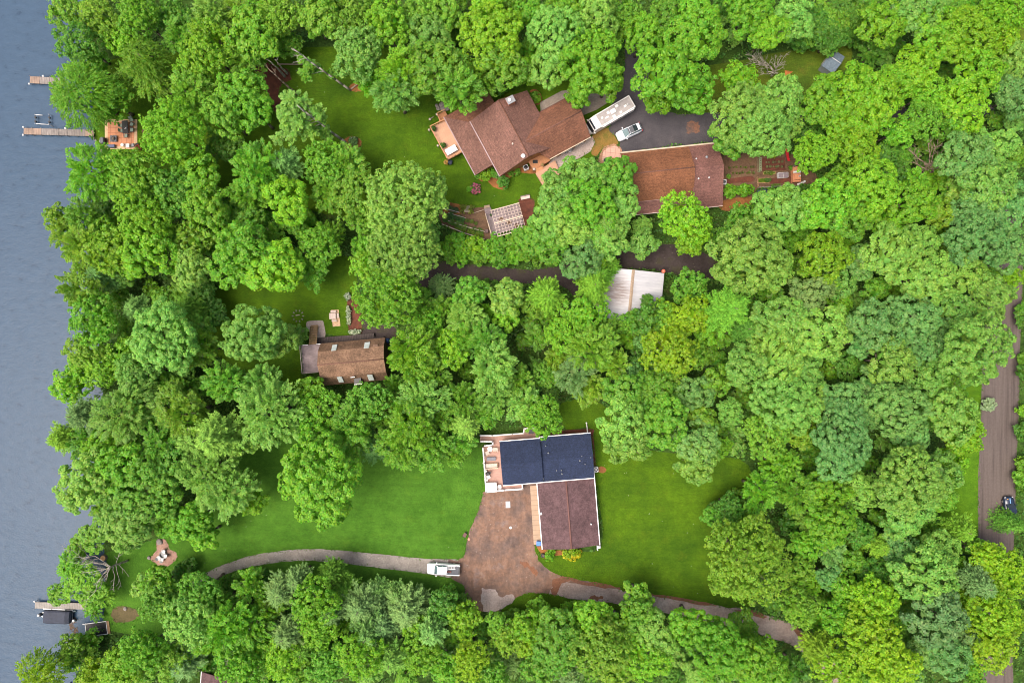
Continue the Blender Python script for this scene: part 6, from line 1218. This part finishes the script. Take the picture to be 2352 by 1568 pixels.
lg = thing('fallen_log', 'short fallen brown log at the orange mulch below the big maple crown', 'log', W(*Zlean(1500,735), .15), .6); m = MB(); m.tube((-1,0,0),(1,.1,0),.16,.12,8); m.build('trunk', M['deadbrown'], lg); m = MB(); m.tube((.4,0,.1),(.8,.5,.3),.05); m.build('branch_stub', M['deadbrown'], lg)
# leaning dead limbs over the water
lean_tree('bleached bare tree leaning over the lower shore and the water', Zlak(1190,470), Zlak(960,560), 8, .2, [], PAL['g'][0], M['deadbark'], 31,
    [(*Zlak(500,490),7),(*Zlak(640,620),7),(*Zlak(780,640),6.5),(*Zlak(850,800),7),(*Zlak(690,960),7.5),(*Zlak(1020,830),6),(*Zlak(1100,780),5),(*Zlak(1120,300),5),(*Zlak(400,330),7),(*Zlak(560,430),7.5),(*Zlak(930,720),7.5),(*Zlak(1190,640),4)])

# ------------------------------------------------------------------ shrubs and borders
shrubs(TE, """720 130 60 b; 800 90 70 b; 830 190 70 b; 900 120 70 v; 950 200 60 o; 1010 150 70 b; 1080 90 60 g; 1090 210 70 g; 1170 120 70 g; 1180 200 60 b; 1250 60 70 g; 1270 160 70 g; 1340 200 60 g; 1040 190 45 y; 760 200 50 g""")
shrubs(Zveg, """560 1075 120 b; 850 1060 140 b; 690 1050 80 g; 1340 1060 70 b; 1640 1060 110 g; 1950 1040 120 d; 1700 640 50 g; 530 800 40 g""")
shrubs(TC, """930 130 100 d; 850 180 90 g; 980 220 100 d; 900 260 80 d; 1060 150 100 g; 1150 180 90 d; 1080 250 90 d; 1190 90 90 g; 1210 260 80 d; 820 280 70 d; 820 330 40 g""")
shrubs(Zh1, """1000 1205 78 d; 780 1110 75 y; 870 1080 55 g; 700 1120 45 g; 1100 1090 45 g; 1400 110 65 g; 1440 160 50 b; 580 1285 40 b; 1180 1070 40 g; 920 1120 40 s""")
shrubs(TH, """1440 690 42 b; 1560 676 40 y; 1605 672 36 y""")
shrubs(TB, """80 975 32 k; 1100 600 60 d""")
shrubs(TI, """330 360 100 d; 390 330 80 g; 230 420 90 g; 240 380 70 d""")
shrubs(TF, """2352 560 55 g; 2358 640 60 d; 2350 900 40 g; 2362 1000 60 d; 2356 1260 45 b; 2360 1400 60 d""")
shrubs(TI, """2345 150 60 g; 2352 230 50 d; 2356 60 60 g""")
shrubs(TG, """620 1290 80 g; 560 1300 70 o; 480 1330 90 o; 1640 860 60 g; 1780 850 70 d; 1560 890 60 d; 1270 800 80 d""")
shrubs(TH, """830 1010 70 d; 740 960 60 g; 1180 1110 60 g; 1280 1115 60 b; 1420 1105 70 g; 1560 1060 60 b; 1650 1050 50 g""")
def flowerbush(name, label, cat, px, rx, ry, rz, col, fcol, nf, h=.8, sz=.13):
    t = thing(name, label, cat, W(*px, 0), rz); rng = np.random.default_rng(nf); n = int(rx*ry*90)+30
    p = rng.uniform(-1, 1, (n*2, 3)); p = p[(p[:,0]**2+p[:,1]**2) < 1][:n]; p[:,2] = np.abs(p[:,2]); p[:,2] = (.25+.75*p[:,2])*h*np.sqrt(np.clip(1.05-(p[:,0]**2+p[:,1]**2)*.7, .1, 1)); p[:,0] *= rx; p[:,1] *= ry
    up = unit(rng.normal(0, .5, p.shape)+np.array([0,0,1.]))
    me = quad_mesh('foliage', blob_clusters(p, up, np.full(len(p), .2), 9, .13, .085, rng), M['leaf']); o = bpy.data.objects.new('foliage', me); COL.objects.link(o); o.parent = t; o.color = (*col, 1)
    q = p[rng.integers(0, len(p), nf)] + np.array([0,0,.24]) + rng.normal(0, .08, (nf,3)); nn = unit(rng.normal(0, .4, (nf*4,3))+np.array([0,0,1.])); qq = np.repeat(q, 4, 0)+rng.normal(0, .05, (nf*4,3))
    me = quad_mesh('flowers', cards(qq, nn, np.full(nf*4, sz), np.full(nf*4, sz*.7), rng), M['leaf']); o = bpy.data.objects.new('flowers', me); COL.objects.link(o); o.parent = t; o.color = (*fcol, 1); return t
flowerbush('rose_bush', 'pink flowering bush at the end of the mulch strip on the lawn', 'bush', Zh1(655,1290), .95, 1.05, 0, (.07,.13,.03), (.62,.16,.28), 90, .7)
flowerbush('flower_clump', 'white flowers with green leaves in the mulch ring of the leaning tree', 'plant', TB(85,970), .8, .6, 0, (.08,.16,.04), (.72,.72,.66), 14, .5)
flowerbush('flower_hedge', 'pale flowering hedge strip along the left side of the cabin garden bed', 'hedge', Zcab(820,420), .32, 1.9, .05, (.20,.29,.15), (.48,.54,.42), 150, .6, .1)
flowerbush('flower_hedge', 'pale flowering hedge at the upper end of the cabin garden bed', 'hedge', Zcab(805,145), .42, .75, 0, (.20,.29,.16), (.46,.52,.42), 70, .6, .1)
flowerbush('flower_hedge', 'pale flowering hedge at the foot of the cabin garden bed', 'hedge', Zcab(910,665), 1.15, .42, .1, (.20,.29,.15), (.5,.56,.42), 110, .6, .1)
t = thing('golden_shrub', 'bright golden-yellow shrub at the lower wall of the plum garage', 'shrub', W(*TH(1582,676), 0)); crown_obj([(-.75,.05,.55,.85,'L',5,.9),(.15,-.1,.6,.95,'L',6,.9),(.95,.1,.5,.75,'L',7,.9)], t, (.50,.47,.012), name='foliage'); m = MB(); m.cyl((0,0), .1, 0, .6, 8); m.build('stem', M['bark'], t)
# rows of vegetables: countable young plants
rng = np.random.default_rng(77)
vm = quad_mesh('leaves', np.vstack([cards(np.array([[math.cos(a)*.16, math.sin(a)*.16, .2] for a in np.arange(0, 6.2, .5)]), np.array([[-math.cos(a)*.5, -math.sin(a)*.5, 1] for a in np.arange(0, 6.2, .5)]), np.full(13, .2), np.full(13, .1), rng, np.array([[math.cos(a), math.sin(a), .3] for a in np.arange(0, 6.2, .5)])), cards(rng.normal(0, .06, (8,3))+np.array([0,0,.3]), rng.normal(0, .5, (8,3))+np.array([0,0,1.]), np.full(8,.14), np.full(8,.08), rng)]), M['leaf'])
stm = MB(); stm.cyl((0,0), .025, 0, .28, 6); stem_o = None
vcount = 0
def veg(px, s, col, where):
    global vcount
    t = thing('vegetable_plant', 'young leafy vegetable plant in the soil '+where, 'plant', W(*px, .01), rng.uniform(0, 6), 'young plants '+where); t.scale = (s,)*3
    o = bpy.data.objects.new('leaves', vm); COL.objects.link(o); o.parent = t; k = rng.uniform(.8,1.2); o.color = (col[0]*k, col[1]*k, col[2]*k, 1)
    stm.build('stem', M['verge'], t); vcount += 1
for (x0,y0),(x1,y1),n,s,c in (((330,560),(720,640),9,1.7,(.06,.15,.04)),((330,640),(700,760),8,1.8,(.08,.17,.03)),((480,720),(1120,900),13,1.4,(.10,.19,.03)),((560,790),(1080,960),12,1.5,(.13,.22,.02)),((300,360),(620,480),8,1.6,(.07,.13,.05)),((560,590),(1000,720),6,1.2,(.12,.18,.03))):
    for k in range(n):
        t_ = (k+rng.uniform(.1,.9))/n; veg(Zper(x0+(x1-x0)*t_+rng.normal(0,14), y0+(y1-y0)*t_+rng.normal(0,10)), s*rng.uniform(.7,1.25), c, 'beside the pergola')
for (x0,y0),(x1,y1),n,s,c in (((1200,540),(1540,530),6,.8,(.2,.2,.1)),((1200,630),(1540,620),6,.8,(.17,.19,.08)),((1180,740),(1360,735),5,1.2,(.10,.17,.02)),((1200,880),(1290,880),4,1.3,(.08,.18,.03)),((1300,975),(1480,968),5,1.3,(.10,.19,.02)),((520,640),(1020,620),8,.7,(.12,.15,.03)),((560,740),(1020,740),7,.8,(.12,.15,.03))):
    for k in range(n):
        t_ = (k+rng.uniform(.2,.8))/n; veg(Zveg(x0+(x1-x0)*t_+rng.normal(0,6), y0+(y1-y0)*t_+rng.normal(0,6)), s*rng.uniform(.7,1.2), c, 'of the fenced vegetable garden')

# ------------------------------------------------------------------ undergrowth: low leaves over the whole forest floor
def inside(pts, poly):
    poly = np.asarray(poly); r = np.zeros(len(pts), bool); lo, hi = poly.min(0), poly.max(0)
    sel = np.nonzero((pts[:,0] >= lo[0]) & (pts[:,0] <= hi[0]) & (pts[:,1] >= lo[1]) & (pts[:,1] <= hi[1]))[0]
    if not len(sel): return r
    x, y = pts[sel,0], pts[sel,1]; q = np.zeros(len(sel), bool); n = len(poly); j = n-1
    for i in range(n):
        xi, yi = poly[i]; xj, yj = poly[j]
        with np.errstate(divide='ignore', invalid='ignore'): c = ((yi > y) != (yj > y)) & (x < (xj-xi)*(y-yi)/(yj-yi)+xi)
        q ^= c; j = i
    r[sel] = q; return r
shore_poly = np.array([(q[0]-.4, q[1]) for q in fine]+[(900,-700),(900,700)])
def footprint(o, x0, x1, y0, y1):
    a = o.rotation_euler.z; c, s = math.cos(a), math.sin(a); return np.array([(o.location.x+x*c-y*s, o.location.y+x*s+y*c) for x, y in ((x0,y0),(x1,y0),(x1,y1),(x0,y1))])
foot = [footprint(h,-4.5,18,-13,4), footprint(gr,-.5,17.3,-11.2,.5), footprint(cb,-3,12,-7.8,1.6), footprint(h3,-3,16.6,-21,2), footprint(sh,-1.5,1.5,-2,2), footprint(ct,-.5,7.3,-7.6,.3), footprint(pg,-1.5,5.6,-5.3,.6), footprint(pv,-5.6,5.7,-9.2,.3)]
N = 34000; P2 = np.stack([RNG.uniform(-84, 104, N), RNG.uniform(-74, 74, N)], 1); ok = inside(P2, shore_poly)
for q in POLYS+foot: ok &= ~inside(P2, q)
P2 = P2[ok]; nz = np.sin(P2[:,0]*.33+np.sin(P2[:,1]*.21)*2)*np.sin(P2[:,1]*.29+np.cos(P2[:,0]*.17)*2)
hgt = np.clip(.35+1.2*(nz+.3)+RNG.normal(0, .35, len(P2)), .05, 2.6)
per = 7; B = np.repeat(np.column_stack([P2, hgt]), per, 0) + RNG.normal(0, .28, (len(P2)*per, 3))*np.array([1,1,.5]); B[:,2] = np.clip(B[:,2], .05, 3); ok = inside(B[:,:2], shore_poly)
for q in POLYS+foot: ok &= ~inside(B[:,:2], q)
B = B[ok]
V = cards(B, RNG.normal(0, .45, B.shape)+np.array([0,0,1.]), RNG.uniform(.16,.32,len(B)), RNG.uniform(.11,.2,len(B)), RNG)
o = bpy.data.objects.new('undergrowth', quad_mesh('undergrowth', V, M['leaf'])); COL.objects.link(o); o.color = (.085,.20,.028,1); tag(o, 'low leafy undergrowth covering the forest floor between the trees', 'undergrowth', kind='stuff')
# grass creeping over the edges of drives, lanes and beds
tb = []
for nm, pl in DRIVES:
    if nm == 'patio': continue
    q = np.roll(pl, -1, 0); ln = np.linalg.norm(q-pl, axis=1); n = np.maximum(1, (ln*5).astype(int)); idx = np.repeat(np.arange(len(pl)), n); t_ = RNG.uniform(0, 1, len(idx))[:, None]
    e = pl[idx]*(1-t_)+q[idx]*t_ + RNG.normal(0, .16, (len(idx), 2)); k_ = RNG.uniform(size=len(e)) < (.35+.65*(np.sin(e[:,0]*1.3)*np.sin(e[:,1]*1.1) > -.2)); e = e[k_]; ok = np.ones(len(e), bool)
    for n2, p2 in DRIVES:
        if p2 is not pl: ok &= ~inside(e, p2)
    for f_ in foot[:-1]: ok &= ~inside(e, f_)
    tb.append(e[ok])
tb = np.vstack(tb); tb = tb[np.abs(tb[:,0]) < 110]; B = np.repeat(np.column_stack([tb, np.full(len(tb), .05)]), 2, 0); B[:,:2] += RNG.normal(0, .06, (len(B), 2)); B[:,2] += RNG.uniform(0, .05, len(B))
V = cards(B, RNG.normal(0, .4, B.shape)+np.array([0,0,1.]), RNG.uniform(.07,.16,len(B)), RNG.uniform(.04,.08,len(B)), RNG)
o = bpy.data.objects.new('grass_tufts', quad_mesh('grass_tufts', V, M['leaf'])); COL.objects.link(o); o.color = (.072,.155,.010,1); tag(o, 'ragged grass creeping over the edges of the drives and beds', 'grass', kind='stuff')
# tufts on the lawns and brown weed in the shallows
wd = []
for (x, y, r, n) in ((575,1310,30,26),(535,1260,25,16),(630,1430,45,46),(490,1420,30,16),(450,1470,30,14),(560,1180,22,10),(520,1230,18,8),(700,1400,30,14),(580,1500,40,20)):
    for k in range(n): a = W(*Zlak(x+RNG.normal(0,r*.5), y+RNG.normal(0,r*.9)), -.29); wd.append((a.x, a.y, -.285+RNG.uniform(0,.02)))
wd = np.array(wd); V = cards(wd, np.tile([[0,0,1.]], (len(wd),1))+RNG.normal(0,.06,wd.shape), RNG.uniform(.12,.34,len(wd)), RNG.uniform(.08,.18,len(wd)), RNG)
o = bpy.data.objects.new('water_weed', quad_mesh('water_weed', V, M['leaf'])); COL.objects.link(o); o.color = (.12,.065,.03,1); tag(o, 'brown weed floating in the shallows beside the raft', 'water weed', kind='stuff')
# fallen petals and pale debris on drives and lawns
db = []
for pl, n in ((POLYS[2],18),(POLYS[3],30),(POLYS[0],22)):
    lo, hi = pl.min(0), pl.max(0); q = RNG.uniform(lo, hi, (n*2,2)); q = q[inside(q, pl)][:n]; db += [(x, y, .03) for x, y in q]
db = np.array(db); V = cards(db, np.tile([[0,0,1.]], (len(db),1)), RNG.uniform(.04,.07,len(db)), RNG.uniform(.03,.06,len(db)), RNG)
o = bpy.data.objects.new('fallen_petals', quad_mesh('fallen_petals', V, M['canvas'])); COL.objects.link(o); tag(o, 'pale fallen petals and bits scattered over the lawns', 'petals', kind='stuff')

# young trees standing in the gaps of the wood
cand = 0; nfill = 0; spots = list(SPOTS); fr_ = random.Random(41)
blocked = POLYS+foot
while cand < 9000 and nfill < 150:
    cand += 1; x, y = fr_.uniform(0, 2352), fr_.uniform(0, 1568); r = fr_.uniform(22, 36)
    if any((x-u)**2+(y-v)**2 < (s*.78+r*.30)**2 for u, v, s in spots): continue
    a = np.array([[W(x, y, 5).x, W(x, y, 5).y]])
    if not inside(a, shore_poly)[0]: continue
    ring = a + np.array([[math.cos(k)*1.7, math.sin(k)*1.7] for k in (0, 1, 2, 3, 4, 5)])
    if any(inside(np.vstack([a, ring]), q).any() for q in blocked): continue
    spots.append((x, y, r)); nfill += 1; tree(x, y, r, fr_.choice('CLFLC'), fr_.choice('gbgdgp'), fr_.uniform(.75, 1.0))
print('FILL', nfill)
# ------------------------------------------------------------------ labels of the trees: unique by look, then by distance to a landmark
_N = ['ninth','tenth','eleventh','twelfth','thirteenth','fourteenth','fifteenth','sixteenth','seventeenth','eighteenth','nineteenth','twentieth']
ORD = ['nearest', 'second nearest', 'third nearest', 'fourth nearest', 'fifth nearest', 'sixth nearest', 'seventh nearest', 'eighth nearest']+[w_+' nearest' for w_ in _N]
byd = {}
for t in TREES: byd.setdefault(t[1], []).append(t)
for desc, ts in byd.items():
    ts.sort(key=lambda t: t[2])
    for k, (ro, d, dist, noun, sb) in enumerate(ts):
        lab = d if len(ts) == 1 else f"{ORD[min(k, 19)]} {d}"
        tag(ro, lab, 'shrub' if sb else 'tree', 'shrubs and undergrowth bushes' if sb else {'pine':'pines of the lakeside wood','spruce':'spruces of the lakeside wood'}.get(noun, next((g_ for k_, g_ in (('clumpy','clumpy-crowned broadleaf trees of the wood'),('feathery','feathery maples of the wood'),('small-leafed','small-leafed trees of the wood')) if k_ in d), 'drooping trees by the shore')))
print('TREES', len(TREES), 'veg', vcount, 'protos', len(PROTO), 'proto quads', sum(len(v[0].polygons) for v in PROTO.values()))

# ------------------------------------------------------------------ light and camera
w = bpy.data.worlds.new('World'); S.world = w; w.use_nodes = True; nt = w.node_tree
sky = nt.nodes.new('ShaderNodeTexSky'); sky.sky_type = 'NISHITA'; sky.sun_disc = False
EL, AZ = math.radians(66), math.radians(248)      # light comes from the west-south-west
sky.sun_elevation = EL; sky.sun_rotation = AZ; sky.dust_density = 9; sky.air_density = 1.0; sky.ozone_density = .6
nt.links.new(sky.outputs[0], nt.nodes['Background'].inputs[0]); nt.nodes['Background'].inputs[1].default_value = SKY_STRENGTH
ld_ = bpy.data.lights.new('sun', 'SUN'); ld_.energy = SUN_STRENGTH; ld_.angle = math.radians(34); ld_.color = (1, .96, .90)
so = bpy.data.objects.new('sun', ld_); COL.objects.link(so)
dv = Vector((math.sin(AZ)*math.cos(EL), math.cos(AZ)*math.cos(EL), math.sin(EL))); so.rotation_euler = dv.to_track_quat('Z', 'Y').to_euler(); so.location = dv*200
cam = bpy.data.cameras.new('camera'); cam.sensor_width = 36; cam.lens = 36*F/2352; cam.clip_end = 4000; cam.clip_start = 1
co = bpy.data.objects.new('camera', cam); COL.objects.link(co); co.location = (0, 0, H); co.rotation_euler = (0, 0, 0); S.camera = co
S.view_settings.view_transform = 'Standard'; S.view_settings.look = 'None'; S.view_settings.gamma = 1; S.view_settings.exposure = EXPOSURE
S.cycles.pixel_filter_type = 'BLACKMAN_HARRIS'; S.cycles.filter_width = 1.0
S.cycles.max_bounces = 11; S.cycles.diffuse_bounces = 9; S.cycles.transmission_bounces = 8
